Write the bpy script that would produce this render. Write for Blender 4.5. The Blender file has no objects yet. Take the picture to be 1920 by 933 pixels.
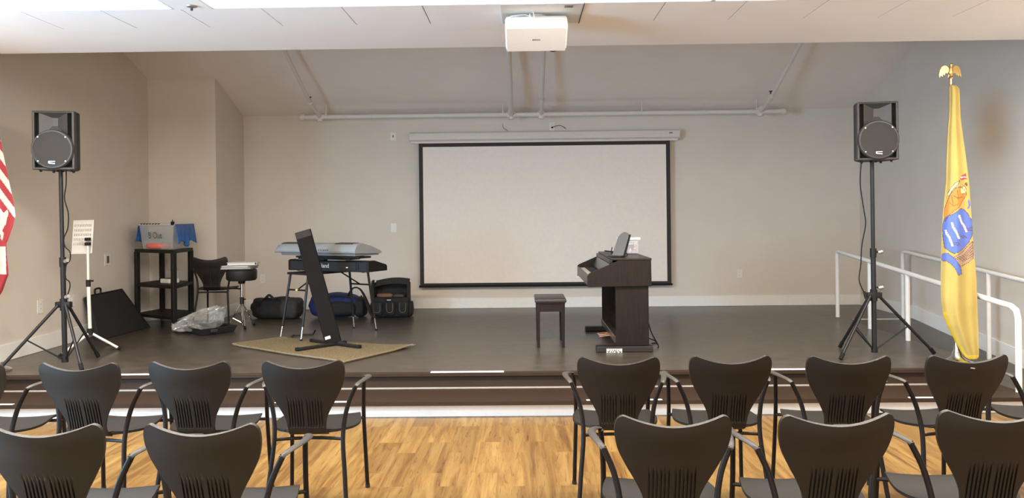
import bpy, bmesh, math, random
from math import sin, cos, pi, radians, sqrt, atan2
from mathutils import Vector, Matrix
random.seed(7)
V = Vector
scn = bpy.context.scene
COL = scn.collection

# ------------------------------------------------------------------ camera
F_PX, EYE, YAW, ROLL = 1447.0, 1.52, radians(0.8), 0.0108
cam_d = bpy.data.cameras.new('camera')
cam = bpy.data.objects.new('camera', cam_d)
COL.objects.link(cam)
cam_d.sensor_fit = 'HORIZONTAL'
cam_d.sensor_width = 36.0
cam_d.lens = F_PX / 1920 * 36.0
cam_d.shift_y = -62.5 / 1920
cam_d.clip_start = 0.05
fw = V((-sin(YAW), cos(YAW), 0)); r0 = V((cos(YAW), sin(YAW), 0)); u0 = V((0, 0, 1))
rt = r0 * cos(ROLL) - u0 * sin(ROLL); up = r0 * sin(ROLL) + u0 * cos(ROLL)
cam.matrix_world = Matrix(((rt.x, up.x, -fw.x, 0), (rt.y, up.y, -fw.y, 0), (rt.z, up.z, -fw.z, EYE), (0, 0, 0, 1)))
scn.camera = cam

# ------------------------------------------------------------------ world, lights, exposure
scn.view_settings.view_transform = 'Standard'
scn.view_settings.look = 'None'
scn.view_settings.gamma = 1.0
scn.view_settings.use_curve_mapping = False
scn.view_settings.exposure = -0.08
wd = bpy.data.worlds.new('world'); scn.world = wd; wd.use_nodes = True
wd.node_tree.nodes['Background'].inputs[0].default_value = (0.80, 0.86, 1.0, 1)
wd.node_tree.nodes['Background'].inputs[1].default_value = 0.35

def area(name, loc, size, power, color, rot=(0, 0, 0), spread=180):
    l = bpy.data.lights.new(name, 'AREA'); l.shape = 'RECTANGLE'
    l.size, l.size_y = size; l.energy = power; l.color = color; l.spread = radians(spread)
    o = bpy.data.objects.new(name, l); COL.objects.link(o); o.location = loc; o.rotation_euler = rot
    return o
WARM = (1.0, 0.90, 0.78)
area('hall_light', (-2.6, 4.70, 2.86), (3.6, 0.5), 225, WARM)
area('hall_light', (2.0, 4.70, 2.86), (4.4, 0.5), 240, WARM)
area('hall_light', (0.0, 1.6, 2.86), (8.0, 0.5), 150, WARM)
area('hall_light', (0.0, -1.6, 2.86), (8.0, 0.5), 150, WARM)
# daylight through the side window of the hall
area('window_daylight', (-4.95, 2.3, 1.65), (3.2, 1.9), 850, (0.34, 0.65, 1.0), (0, radians(-90), 0))
area('rear_fill', (0.0, -5.0, 1.2), (8.6, 1.7), 250, (1.0, 0.93, 0.84), (radians(96), 0, 0))  # unseen fill lamp added at the rear to brighten the stage walls

# ------------------------------------------------------------------ helpers
def at(px, py, Y):
    """world point seen at photograph pixel (px, py) that stands at depth Y"""
    d = fw + rt * ((px - 960) / F_PX) + up * ((404.0 - py) / F_PX)
    return V((0, 0, EYE)) + d * (Y / d.y)

MATS = {}
def mat(name, col, rough=0.5, metal=0.0, spec=0.5, noise=0.0, nscale=20, bump=0.0, bscale=200, alpha=1.0, trans=0.0, emit=0.0, coat=0.0):
    if name in MATS: return MATS[name]
    m = bpy.data.materials.new(name); m.use_nodes = True
    nt = m.node_tree; b = nt.nodes['Principled BSDF']
    b.inputs['Base Color'].default_value = (*col, 1); b.inputs['Roughness'].default_value = rough
    b.inputs['Metallic'].default_value = metal; b.inputs['Specular IOR Level'].default_value = spec
    b.inputs['Alpha'].default_value = alpha; b.inputs['Transmission Weight'].default_value = trans
    b.inputs['Coat Weight'].default_value = coat
    if emit:
        b.inputs['Emission Color'].default_value = (*col, 1); b.inputs['Emission Strength'].default_value = emit
    tc = nt.nodes.new('ShaderNodeTexCoord')
    n = nt.nodes.new('ShaderNodeTexNoise'); n.inputs['Scale'].default_value = nscale; n.inputs['Detail'].default_value = 5
    nt.links.new(tc.outputs['Object'], n.inputs['Vector'])
    r = nt.nodes.new('ShaderNodeValToRGB')
    k = max(noise, 0.02)
    r.color_ramp.elements[0].position = 0.3; r.color_ramp.elements[1].position = 0.7
    r.color_ramp.elements[0].color = (*[c * (1 - k) for c in col], 1)
    r.color_ramp.elements[1].color = (*[min(1, c * (1 + k)) for c in col], 1)
    nt.links.new(n.outputs['Fac'], r.inputs['Fac']); nt.links.new(r.outputs['Color'], b.inputs['Base Color'])
    if bump:
        n2 = nt.nodes.new('ShaderNodeTexNoise'); n2.inputs['Scale'].default_value = bscale; n2.inputs['Detail'].default_value = 3
        nt.links.new(tc.outputs['Object'], n2.inputs['Vector'])
        bp = nt.nodes.new('ShaderNodeBump'); bp.inputs['Strength'].default_value = bump; bp.inputs['Distance'].default_value = 0.004
        nt.links.new(n2.outputs['Fac'], bp.inputs['Height']); nt.links.new(bp.outputs['Normal'], b.inputs['Normal'])
    MATS[name] = m
    return m

def wood_mat(name, c1, c2, rough=0.35, scale=(60, 60, 3), coat=0.0):
    m = bpy.data.materials.new(name); m.use_nodes = True; nt = m.node_tree; b = nt.nodes['Principled BSDF']
    tc = nt.nodes.new('ShaderNodeTexCoord'); mp = nt.nodes.new('ShaderNodeMapping'); mp.inputs['Scale'].default_value = scale
    n = nt.nodes.new('ShaderNodeTexNoise'); n.inputs['Scale'].default_value = 1; n.inputs['Detail'].default_value = 6; n.inputs['Distortion'].default_value = .6
    r = nt.nodes.new('ShaderNodeValToRGB'); r.color_ramp.elements[0].position = .3; r.color_ramp.elements[1].position = .72
    r.color_ramp.elements[0].color = (*c1, 1); r.color_ramp.elements[1].color = (*c2, 1)
    nt.links.new(tc.outputs['Object'], mp.inputs[0]); nt.links.new(mp.outputs[0], n.inputs[0]); nt.links.new(n.outputs['Fac'], r.inputs[0])
    nt.links.new(r.outputs[0], b.inputs['Base Color']); b.inputs['Roughness'].default_value = rough; b.inputs['Coat Weight'].default_value = coat; b.inputs['Specular IOR Level'].default_value = .22
    return m

def floor_mat():
    m = bpy.data.materials.new('laminate_planks'); m.use_nodes = True; nt = m.node_tree; b = nt.nodes['Principled BSDF']
    N, L = nt.nodes.new, nt.links.new
    tc = N('ShaderNodeTexCoord'); mp = N('ShaderNodeMapping'); mp.inputs['Rotation'].default_value = (0, 0, pi / 2)
    L(tc.outputs['Object'], mp.inputs[0])
    br = N('ShaderNodeTexBrick'); br.offset = 0.37; br.offset_frequency = 2
    br.inputs['Scale'].default_value = 1; br.inputs['Brick Width'].default_value = 0.62; br.inputs['Row Height'].default_value = 0.165
    br.inputs['Mortar Size'].default_value = 0.0007; br.inputs['Mortar Smooth'].default_value = 0.2; br.inputs['Bias'].default_value = 0
    br.inputs['Color1'].default_value = (0, 0, 0, 1); br.inputs['Color2'].default_value = (1, 1, 1, 1); br.inputs['Mortar'].default_value = (.35, .35, .35, 1)
    L(mp.outputs[0], br.inputs['Vector'])
    # each plank's grain is shifted by its own tone
    mp2 = N('ShaderNodeMapping'); mp2.inputs['Scale'].default_value = (15, 1.0, 1)
    add = N('ShaderNodeVectorMath'); add.operation = 'ADD'
    ml = N('ShaderNodeVectorMath'); ml.operation = 'SCALE'; ml.inputs['Scale'].default_value = 9.0
    L(br.outputs['Color'], ml.inputs[0]); L(tc.outputs['Object'], mp2.inputs[0]); L(mp2.outputs[0], add.inputs[0]); L(ml.outputs[0], add.inputs[1])
    g = N('ShaderNodeTexNoise'); g.inputs['Scale'].default_value = 1.0; g.inputs['Detail'].default_value = 7; g.inputs['Distortion'].default_value = 1.0; g.inputs['Roughness'].default_value = .62
    L(add.outputs[0], g.inputs['Vector'])
    r = N('ShaderNodeValToRGB'); cr = r.color_ramp
    cr.elements[0].position = .30; cr.elements[0].color = (.135, .062, .016, 1)
    cr.elements[1].position = .75; cr.elements[1].color = (.335, .215, .074, 1)
    e = cr.elements.new(.44); e.color = (.200, .106, .027, 1)
    e = cr.elements.new(.56); e.color = (.262, .155, .044, 1)
    L(g.outputs['Fac'], r.inputs[0])
    hs = N('ShaderNodeMix'); hs.data_type = 'RGBA'; hs.blend_type = 'MULTIPLY'; hs.inputs['Factor'].default_value = 1
    r2 = N('ShaderNodeValToRGB'); r2.color_ramp.elements[0].color = (.70, .66, .62, 1); r2.color_ramp.elements[1].color = (1, 1, 1, 1)
    L(br.outputs['Color'], r2.inputs[0]); L(r.outputs[0], hs.inputs['A']); L(r2.outputs[0], hs.inputs['B'])
    # thin dark wandering grain lines
    mp3 = N('ShaderNodeMapping'); mp3.inputs['Scale'].default_value = (34, 2.2, 1)
    add3 = N('ShaderNodeVectorMath'); add3.operation = 'ADD'; L(tc.outputs['Object'], mp3.inputs[0]); L(mp3.outputs[0], add3.inputs[0]); L(ml.outputs[0], add3.inputs[1])
    g3 = N('ShaderNodeTexNoise'); g3.inputs['Scale'].default_value = 1; g3.inputs['Detail'].default_value = 2; g3.inputs['Distortion'].default_value = 3.2
    L(add3.outputs[0], g3.inputs['Vector'])
    r3 = N('ShaderNodeValToRGB'); r3.color_ramp.elements[0].position = .33; r3.color_ramp.elements[0].color = (.50, .40, .32, 1); r3.color_ramp.elements[1].position = .41; r3.color_ramp.elements[1].color = (1, 1, 1, 1)
    L(g3.outputs['Fac'], r3.inputs[0])
    h3 = N('ShaderNodeMix'); h3.data_type = 'RGBA'; h3.blend_type = 'MULTIPLY'; h3.inputs['Factor'].default_value = .8
    L(hs.outputs['Result'], h3.inputs['A']); L(r3.outputs[0], h3.inputs['B'])
    L(h3.outputs['Result'], b.inputs['Base Color']); b.inputs['Roughness'].default_value = .38
    bp = N('ShaderNodeBump'); bp.inputs['Strength'].default_value = .25; bp.inputs['Distance'].default_value = .002
    L(g.outputs['Fac'], bp.inputs['Height']); L(bp.outputs['Normal'], b.inputs['Normal'])
    return m

class MB:
    """collects shapes in world (or local) coordinates; build() links them as one mesh object"""
    def __init__(s): s.bm = bmesh.new()
    def add(s, verts, faces, mi=0):
        vs = [s.bm.verts.new(v) for v in verts]
        for f in faces:
            try:
                fc = s.bm.faces.new([vs[i] for i in f]); fc.material_index = mi
            except ValueError: pass
        return s
    def box(s, c, size, rot=None, mi=0, taper=1.0, bev=0.0):
        sx, sy, sz = [q / 2 for q in size]; c = V(c)
        M = rot if rot else Matrix.Identity(3)
        if isinstance(M, (int, float)): M = Matrix.Rotation(M, 3, 'Z')
        if bev > 0:
            b2 = min(bev, sx * .9, sy * .9, sz * .9)
            tmp = bmesh.new(); bmesh.ops.create_cube(tmp, size=1)
            for v in tmp.verts:
                v.co = V((v.co.x * 2 * sx, v.co.y * 2 * sy, v.co.z * 2 * sz))
            bmesh.ops.bevel(tmp, geom=tmp.edges[:] + tmp.verts[:], offset=b2, segments=2, profile=.5, affect='EDGES')
            tmp.verts.index_update()
            vs = [M @ v.co + c for v in tmp.verts]; fs = [[v.index for v in f.verts] for f in tmp.faces]
            tmp.free(); return s.add(vs, fs, mi)
        vs = [M @ V((x * sx * (taper if z > 0 else 1), y * sy * (taper if z > 0 else 1), z * sz)) + c for z in (-1, 1) for y in (-1, 1) for x in (-1, 1)]
        return s.add(vs, [(0, 2, 3, 1), (4, 5, 7, 6), (0, 1, 5, 4), (2, 6, 7, 3), (0, 4, 6, 2), (1, 3, 7, 5)], mi)
    def bx(s, x0, x1, y0, y1, z0, z1, mi=0, bev=0.0):
        return s.box(((x0 + x1) / 2, (y0 + y1) / 2, (z0 + z1) / 2), (abs(x1 - x0), abs(y1 - y0), abs(z1 - z0)), None, mi, bev=bev)
    def tube(s, pts, r, n=10, mi=0, smooth_path=0, flat=None, closed=False, cap=True):
        """sweep; r number or list; flat=(a,b) gives an elliptic section a across, b up"""
        pts = [V(p) for p in pts]
        rr = list(r) if isinstance(r, (list, tuple)) else [r] * len(pts)
        if smooth_path:
            P, R_ = [], []
            m = len(pts)
            for i in range(m - 1):
                p0, p1, p2, p3 = pts[max(i - 1, 0)], pts[i], pts[i + 1], pts[min(i + 2, m - 1)]
                for k in range(smooth_path):
                    t = k / smooth_path
                    P.append(.5 * ((2 * p1) + (p2 - p0) * t + (2 * p0 - 5 * p1 + 4 * p2 - p3) * t * t + (3 * p1 - p0 - 3 * p2 + p3) * t ** 3))
                    R_.append(rr[i] * (1 - t) + rr[i + 1] * t)
            P.append(pts[-1]); R_.append(rr[-1]); pts, rr = P, R_
        rings = []; prev = None
        for i, p in enumerate(pts):
            a = pts[max(i - 1, 0)]; b = pts[min(i + 1, len(pts) - 1)]
            t = (b - a).normalized()
            if prev is None or flat:
                ref = V((0, 0, 1)) if abs(t.z) < .95 else V((0, 1, 0))
                x = t.cross(ref).normalized()
            else:
                x = (prev - t * prev.dot(t)).normalized()
            prev = x; y = x.cross(t).normalized()
            fa, fb = flat if flat else (1, 1)
            rings.append([s.bm.verts.new(p + x * cos(2 * pi * k / n) * rr[i] * fa + y * sin(2 * pi * k / n) * rr[i] * fb) for k in range(n)])
        for a, b in zip(rings, rings[1:]):
            for k in range(n):
                f = s.bm.faces.new((a[k], a[(k + 1) % n], b[(k + 1) % n], b[k])); f.material_index = mi
        if cap:
            f = s.bm.faces.new(rings[0][::-1]); f.material_index = mi
            f = s.bm.faces.new(rings[-1]); f.material_index = mi
        return s
    def lathe(s, prof, c=(0, 0, 0), n=28, mi=0, axis='Z'):
        c = V(c); rings = []
        for r, z in prof:
            ring = []
            for k in range(n):
                a = 2 * pi * k / n
                p = V((r * cos(a), r * sin(a), z))
                if axis == 'Y': p = V((p.x, p.z, p.y))
                ring.append(s.bm.verts.new(c + p))
            rings.append(ring)
        for a, b in zip(rings, rings[1:]):
            for k in range(n):
                f = s.bm.faces.new((a[k], a[(k + 1) % n], b[(k + 1) % n], b[k])); f.material_index = mi
        for rg in (rings[0][::-1], rings[-1]):
            f = s.bm.faces.new(rg); f.material_index = mi
        return s
    def prism(s, poly, off, mi=0):
        """extrude a 3-D polygon by the vector off"""
        off = V(off); n = len(poly); a = [V(p) for p in poly]; b = [p + off for p in a]
        return s.add(a + b, [tuple(range(n))[::-1], tuple(range(n, 2 * n))] + [(i, (i + 1) % n, n + (i + 1) % n, n + i) for i in range(n)], mi)
    def grid(s, fn, nu, nv, mi=0, mfn=None):
        vs = [[s.bm.verts.new(fn(i / nu, j / nv)) for i in range(nu + 1)] for j in range(nv + 1)]
        for j in range(nv):
            for i in range(nu):
                f = s.bm.faces.new((vs[j][i], vs[j][i + 1], vs[j + 1][i + 1], vs[j + 1][i]))
                f.material_index = mfn((i + .5) / nu, (j + .5) / nv) if mfn else mi
        return s
    def blob(s, c, size, fn=None, nu=28, nv=18, mi=0):
        c = V(c)
        def g(u, v):
            a, b = 2 * pi * u, pi * (v - .5)
            d = V((cos(a) * cos(b), sin(a) * cos(b), sin(b)))
            # rounded-box like (superellipsoid)
            e = .62
            q = V([math.copysign(abs(t) ** e, t) for t in d])
            k = fn(q) if fn else 1
            return c + V((q.x * size[0] / 2 * k, q.y * size[1] / 2 * k, q.z * size[2] / 2 * (k if q.z > 0 else 1)))
        s.grid(g, nu, nv, mi)
        bmesh.ops.remove_doubles(s.bm, verts=s.bm.verts, dist=.0005)
        return s
    def build(s, name, m, parent=None, smooth=False, origin=None, bevel=0.0, solid=0.0, sub=0):
        if origin is None:
            origin = V(parent['_o']) if parent is not None and '_o' in parent else V((0, 0, 0))
        for v in s.bm.verts: v.co -= V(origin)
        bmesh.ops.recalc_face_normals(s.bm, faces=s.bm.faces)
        me = bpy.data.meshes.new(name); s.bm.to_mesh(me); s.bm.free()
        for q in (m if isinstance(m, (list, tuple)) else [m]): me.materials.append(q)
        if smooth:
            me.polygons.foreach_set('use_smooth', [True] * len(me.polygons))
            if smooth != 'all':
                me.set_sharp_from_angle(angle=radians(38))
        o = bpy.data.objects.new(name, me); COL.objects.link(o)
        o['_o'] = tuple(origin)
        if parent is not None: o.parent = parent
        else: o.location = origin
        if solid:
            md = o.modifiers.new('s', 'SOLIDIFY'); md.thickness = solid; md.offset = 0
        if sub:
            md = o.modifiers.new('u', 'SUBSURF'); md.levels = sub; md.render_levels = sub
        if bevel:
            md = o.modifiers.new('b', 'BEVEL'); md.width = bevel; md.segments = 2; md.limit_method = 'ANGLE'
        return o

def tag(o, label=None, cat=None, group=None, kind=None):
    if label: o['label'] = label
    if cat: o['category'] = cat
    if group: o['group'] = group
    if kind: o['kind'] = kind
    return o
def thing(name, label, cat, loc=(0, 0, 0), group=None, local=False):
    o = bpy.data.objects.new(name, None); COL.objects.link(o); o.empty_display_size = .1
    o.location = loc
    o['_o'] = (0, 0, 0) if local else tuple(loc)
    return tag(o, label, cat, group)
def struct(mb, name, m, label=None, origin=(0, 0, 0), **k):
    o = mb.build(name, m, origin=origin, **k); o['kind'] = 'structure'
    if label: o['label'] = label
    return o
def copy_tree(o, parent=None):
    c = o.copy(); COL.objects.link(c); c.parent = parent
    for ch in list(o.children): copy_tree(ch, c)
    return c
def text_mesh(txt, size, name, m, parent, M, depth=.001, bold=False):
    """lettering as a mesh; M 4x4 world matrix of the text plane"""
    cu = bpy.data.curves.new('t', 'FONT'); cu.body = txt; cu.size = size; cu.extrude = depth; cu.align_x = 'CENTER'; cu.align_y = 'CENTER'
    if bold: cu.offset = size * .02
    to = bpy.data.objects.new('t', cu); COL.objects.link(to)
    bpy.context.view_layer.update()
    me = bpy.data.meshes.new_from_object(to.evaluated_get(bpy.context.evaluated_depsgraph_get()))
    bpy.data.objects.remove(to); bpy.data.curves.remove(cu)
    me.transform(Matrix.Translation(-V(parent['_o'] if '_o' in parent else (0, 0, 0))) @ M)
    me.materials.clear(); me.materials.append(m)
    o = bpy.data.objects.new(name, me); COL.objects.link(o); o.parent = parent
    return o
def facing(loc, rz=0, tilt=0):
    """text plane that faces -Y (towards the hall)"""
    return Matrix.Translation(V(loc)) @ Matrix.Rotation(rz, 4, 'Z') @ Matrix.Rotation(pi / 2 + tilt, 4, 'X')

# ------------------------------------------------------------------ materials
M_wall = mat('wall_paint', (.67, .605, .525), .85, noise=.02, nscale=3, bump=.15, bscale=350, spec=.25)
M_ceil = mat('stage_ceiling_paint', (.83, .755, .69), .9, noise=.02, nscale=3, bump=.1, bscale=300, spec=.2)
M_hceil = mat('hall_ceiling_white', (.93, .915, .92), .8, noise=.015, nscale=2, spec=.2)
M_white = mat('white_trim', (.80, .78, .73), .45)
M_riser = mat('white_riser', (.93, .90, .84), .5)
M_stage = mat('stage_vinyl', (.064, .051, .038), .33, noise=.28, nscale=7, bump=.15, bscale=60, spec=.5)
M_sriser = mat('dark_riser_vinyl', (.032, .018, .010), .6, spec=.25, noise=.1, nscale=10)
M_edge = mat('step_nosing_metal', (.45, .41, .36), .4, metal=.3)
M_strip = mat('white_nosing_tape', (.90, .88, .84), .5)
M_blk = mat('black_plastic', (.010, .0095, .009), .5, spec=.35, noise=.05)
M_blk2 = mat('matte_black', (.008, .0075, .007), .75, spec=.25, noise=.1)
M_blkmet = mat('black_metal', (.010, .010, .011), .42, spec=.4)
M_chr = mat('chrome', (.75, .74, .72), .15, metal=1.0)
M_knob = mat('silver_knob', (.55, .54, .52), .3, metal=.8)
M_wpipe = mat('white_painted_pipe', (.70, .64, .58), .5)
M_rail = mat('white_rail_paint', (.74, .72, .68), .4)
M_chair = mat('chair_shell', (.015, .011, .0085), .42, noise=.04, nscale=8, bump=.12, bscale=700, spec=.38)
M_pad = mat('arm_pad_plastic', (.036, .031, .026), .5)
M_leg = mat('chair_leg_paint', (.010, .0065, .0045), .5, spec=.2)
M_seat = mat('chair_seat_plastic', (.012, .010, .008), .55, spec=.28)
M_plate = mat('wall_plate_white', (.74, .72, .67), .4)
M_slot = mat('outlet_slot', (.05, .05, .05), .6)

# ------------------------------------------------------------------ setting
XL, XR, YB, SZ = -4.68, 4.587, 10.57, 0.26
YH = 6.31                      # header / end of the flat hall ceiling
def zc(y): return 2.93 + .36 * (YB - y)
YE, YS, YF = 6.25, 5.78, 5.86  # stage edge, lower step nose, lower fascia
XS = 3.80                      # right end of the stage platform
struct(MB().bx(XL - .2, XR + .2, -5, YB + .2, -.1, 0), 'floor', floor_mat(), 'orange brown wood plank floor of the hall')
struct(MB().bx(XL, XS, YE, YB, 0, SZ - .001).bx(XS, XR, 9.11, YB, 0, SZ - .001), 'floor', M_stage, 'dark vinyl floor of the raised stage')
struct(MB().prism([(XS, 9.11, .0), (XS, 9.11, SZ - .001), (XS, 6.45, .004), (XS, 6.45, 0)], (XR - XS, 0, 0)), 'floor', M_stage, 'dark ramp running down beside the right wall')
struct(MB().bx(XL, XS, YE - .012, YE, .135, SZ - .03), 'trim_1', M_sriser, 'dark riser below the stage edge')
struct(MB().bx(XL, XS, YE - .035, YE + .01, SZ - .032, SZ + .0005, bev=.004), 'trim_2', M_sriser, 'dark rounded nosing along the stage edge')
struct(MB().bx(XL, XS, YS, YE - .012, .10, .13), 'trim_3', M_sriser, 'dark tread of the lower step')
struct(MB().bx(XL, XS, YF, YE - .012, 0, .10), 'trim_4', M_riser, 'white riser under the lower step')
struct(MB().bx(XL, XS, YE - .030, YE - .010, .13, .139), 'trim_5', M_edge, 'thin pale metal line at the back of the lower step')
for px in (208, 808, 1403):     # white tapes on the stage edge
    x0 = at(px, 697, YE).x; x1 = at(px + 137, 697, YE).x
    o = MB().bx(x0, x1, YE - .034, YE + .012, SZ, SZ + .0035).build('nosing_tape', M_strip)
    tag(o, {208: 'white tape strip on the stage edge behind the leftmost chairs', 808: 'white tape strip on the stage edge in the open centre aisle',
            1403: 'white tape strip on the stage edge behind the right hand chairs'}[px], 'tape strip', 'white tapes on the stage edge')
for px, lab in ((-120, 'white tape strip on the lower step at the far left end'), (514, 'white tape strip on the lower step just left of the aisle'),
                (1100, 'white tape strip on the lower step behind the first chair right of the aisle'), (1706, 'white tape strip on the lower step behind the chair before the yellow flag')):
    x0 = max(at(px, 752, YS).x, XL); x1 = min(at(px + 142, 752, YS).x, XS)
    tag(MB().bx(x0, x1, YS + .004, YS + .034, .13, .133).build('nosing_tape', M_strip), lab, 'tape strip', 'white tapes on the lower step')

# walls
struct(MB().bx(XL - .2, XR + .2, YB, YB + .2, 0, 3.4), 'wall_back', M_wall)
w = MB()
def gable(mb, x0, x1):
    mb.prism([(x0, YH, 0), (x0, YB, 0), (x0, YB, 3.2), (x0, YH + .1, zc(YH) + .3), (x0, YH, zc(YH) + .3)], (x1 - x0, 0, 0))
gable(w, XL - .2, XL)
w.bx(XL - .2, XL, -5, .6, 0, 3.1).bx(XL - .2, XL, 4.0, YH, 0, 3.1).bx(XL - .2, XL, .6, 4.0, 0, .7).bx(XL - .2, XL, .6, 4.0, 2.6, 3.1)
struct(w, 'wall_left', M_wall)
w = MB(); gable(w, XR, XR + .2); w.bx(XR, XR + .2, -5, YH, 0, 3.1)
struct(w, 'wall_right', M_wall)
w = MB().bx(XL - .03, XL + .03, .55, .62, .65, 2.65).bx(XL - .03, XL + .03, 3.98, 4.05, .65, 2.65).bx(XL - .03, XL + .03, .55, 4.05, .63, .70).bx(XL - .03, XL + .03, .55, 4.05, 2.6, 2.67).bx(XL - .03, XL + .03, 2.27, 2.33, .65, 2.65)
struct(w, 'window_1', M_white, 'white frame of the hall side window')
struct(MB().bx(XL - .2, XR + .2, -5.2, -5, 0, 1.0).bx(XL - .2, XR + .2, -5.2, -5, 2.5, 3.1), 'wall_front', M_wall, 'low wall and lintel at the rear end of the hall')
struct(MB().bx(XL, -3.83, 9.6, YB, SZ, zc(9.6) + .02), 'wall_recess', M_wall, 'boxed-out corner wall at the left rear of the stage')
# stage ceiling (sloping) and header
struct(MB().prism([(XL - .2, YH, zc(YH)), (XL - .2, YB + .2, zc(YB + .2)), (XL - .2, YB + .2, zc(YB + .2) + .1), (XL - .2, YH, zc(YH) + .1)], (XR - XL + .4, 0, 0)), 'ceiling', M_ceil, 'sloping ceiling above the stage')
struct(MB().bx(XL - .2, XR + .2, YH - .12, YH, 3.0, zc(YH) + .1), 'wall_header', M_ceil, 'header wall above the stage opening')
# hall ceiling: plain strip, grooved panels, light troughs
c = MB().bx(XL - .2, XR + .2, 5.53, YH, 2.9, 3.0)
gx = -4.98
c2 = []
x = -5.16 + .003
edges = [-5.0]
g0 = -3.30
gs = [g0 + .531 * k for k in range(-3, 16)]
prev = XL - .2
for g in gs:
    if g <= prev + .02: continue
    if g > XR: break
    c.bx(prev, g - .004, 5.05, 5.53, 2.9, 2.98); prev = g + .004
c.bx(prev, XR + .2, 5.05, 5.53, 2.9, 2.98)
c.bx(XL - .2, XR + .2, 5.05, 5.53, 2.955, 3.0)
c.bx(XL - .2, XR + .2, -5.2, 4.38, 2.9, 3.0)
c.bx(-2.275, -2.03, 4.38, 5.05, 2.9, 3.0)
c.bx(XL - .2, XR + .2, 4.38, 5.05, 2.99, 3.03)
struct(c, 'ceiling', M_hceil, 'flat white hall ceiling with grooved panels')
M_lamp = mat('light_diffuser', (1.0, .95, .86), .6, emit=5.0)
def trough(x0, x1, y0, y1, lab):
    t = thing('ceiling_light', lab, 'ceiling light', ((x0 + x1) / 2, (y0 + y1) / 2, 2.9), 'recessed light troughs in the hall ceiling')
    MB().bx(x0 + .01, x1 - .01, y0 + .01, y1 - .01, 2.935, 2.95).build('diffuser', M_lamp, t)
    MB().bx(x0, x1, y1 - .012, y1, 2.9, 2.985).bx(x0, x1, y0, y0 + .012, 2.9, 2.985).bx(x0, x0 + .012, y0, y1, 2.9, 2.985).bx(x1 - .012, x1, y0, y1, 2.9, 2.985).build('frame', M_hceil, t)
trough(XL + .01, -2.28, 4.385, 5.045, 'glowing recessed ceiling light trough at the upper left, left of the sprinkler panel')
trough(-2.025, 1.25, 4.385, 5.045, 'glowing recessed ceiling light trough above and left of the projector')
trough(1.255, XR - .01, 4.385, 5.045, 'glowing recessed ceiling light trough at the upper right')
# ceiling access panel and sprinkler
t = thing('access_panel', 'pale square ceiling access panel behind the projector', 'ceiling panel', (.142, 5.28, 2.9))
MB().bx(-.131, .415, 5.02, 5.528, 2.893, 2.9, bev=.002).build('panel', mat('panel_grey', (.66, .66, .64), .5), t)
MB().bx(.412, .418, 5.02, 5.528, 2.889, 2.9).build('edge_seam', M_slot, t)
MB().bx(.29, .345, 5.06, 5.105, 2.889, 2.894).build('latch', mat('brown_latch', (.18, .14, .11), .5), t)
t = thing('ceiling_sprinkler', 'small round sprinkler cover on the plain strip between ceiling lights', 'sprinkler', (-2.13, 4.97, 2.9))
MB().lathe([(.001, 0), (.035, 0), (.03, -.008), (.012, -.012), (.001, -.012)], (-2.13, 4.97, 2.9)).build('cover_plate', M_knob, t)
MB().lathe([(.001, 0), (.008, 0), (.008, -.02), (.001, -.022)], (-2.13, 4.97, 2.89)).build('sprinkler_head', M_slot, t)

# baseboards
struct(MB().bx(-3.83, XR, YB - .015, YB, SZ, SZ + .14, bev=.003), 'baseboard_back', M_white)
struct(MB().bx(XL, XL + .015, YE, 9.6, SZ, SZ + .15, bev=.003).bx(XL, XL + .015, 4, YF, 0, .15), 'baseboard_left', M_white)
struct(MB().bx(XL, -3.83, 9.585, 9.6, SZ, SZ + .14).bx(-3.83, -3.815, 9.585, YB, SZ, SZ + .14), 'baseboard_recess', M_white)
struct(MB().prism([(XR - .015, YB, SZ), (XR - .015, 9.11, SZ), (XR - .015, 6.45, .0), (XR - .015, 4.5, 0), (XR - .015, 4.5, .15), (XR - .015, 6.45, .16), (XR - .015, 9.11, SZ + .15), (XR - .015, YB, SZ + .14)], (.015, 0, 0)), 'baseboard_right', M_white)
tag(MB().bx(3.86, 4.43, 9.09, 9.12, SZ, SZ + .004).build('nosing_tape', M_strip), 'white strip on the dark floor at the top of the ramp', 'tape strip')

# ------------------------------------------------------------------ projection screen
YS_ = 10.45
def wp(px, py, Y=YS_): return at(px, py, Y)
a = wp(767, 249); b_ = wp(1275, 242); zt, zb = (a.z + b_.z) / 2, wp(1275, 262.5).z
t = thing('projection_screen', 'large pull-down projection screen with black border on the rear wall', 'projection screen', (.3, YS_, 1.6))
h = MB(); hx0, hx1 = a.x, b_.x
sec = [(0, 0), (0, -.01), (.03, -.045), (.08, -.05), (.11, -.035), (.115, 0)]
prof = [(YB - .001, zt), (YS_ + .02, zt), (YS_ + .002, zt - .012), (YS_ - .004, zt - .06), (YS_ + .004, zt - .10), (YS_ + .03, zt - .122), (YB - .001, zt - .122)]
h.prism([(hx0, y, z) for y, z in prof], (hx1 - hx0, 0, 0))
h.build('housing', mat('screen_housing', (.66, .60, .55), .45), t, bevel=.003)
h = MB().bx(hx0 + .02, hx1 - .03, YS_ + .012, YS_ + .05, zb - .002, zt - .12)
h.build('housing_lip', mat('screen_housing', (.56, .53, .50)), t)
MB().bx(wp(1254.5, 248.6).x, wp(1261, 248.6).x, YS_ - .007, YS_ - .003, wp(1258, 249.7).z, wp(1258, 247.8).z).build('logo_mark', mat('screen_logo', (.12, .10, .1), .5), t)
x0, x1 = wp(786.5, 400, 10.47).x, wp(1257.5, 400, 10.47).x; z1 = zb; z0 = wp(1020, 535, 10.47).z
bw = .055
MB().bx(x0, x1, 10.468, 10.470, z0, z1).build('border', mat('screen_border', (.022, .016, .013), .7), t)
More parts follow.
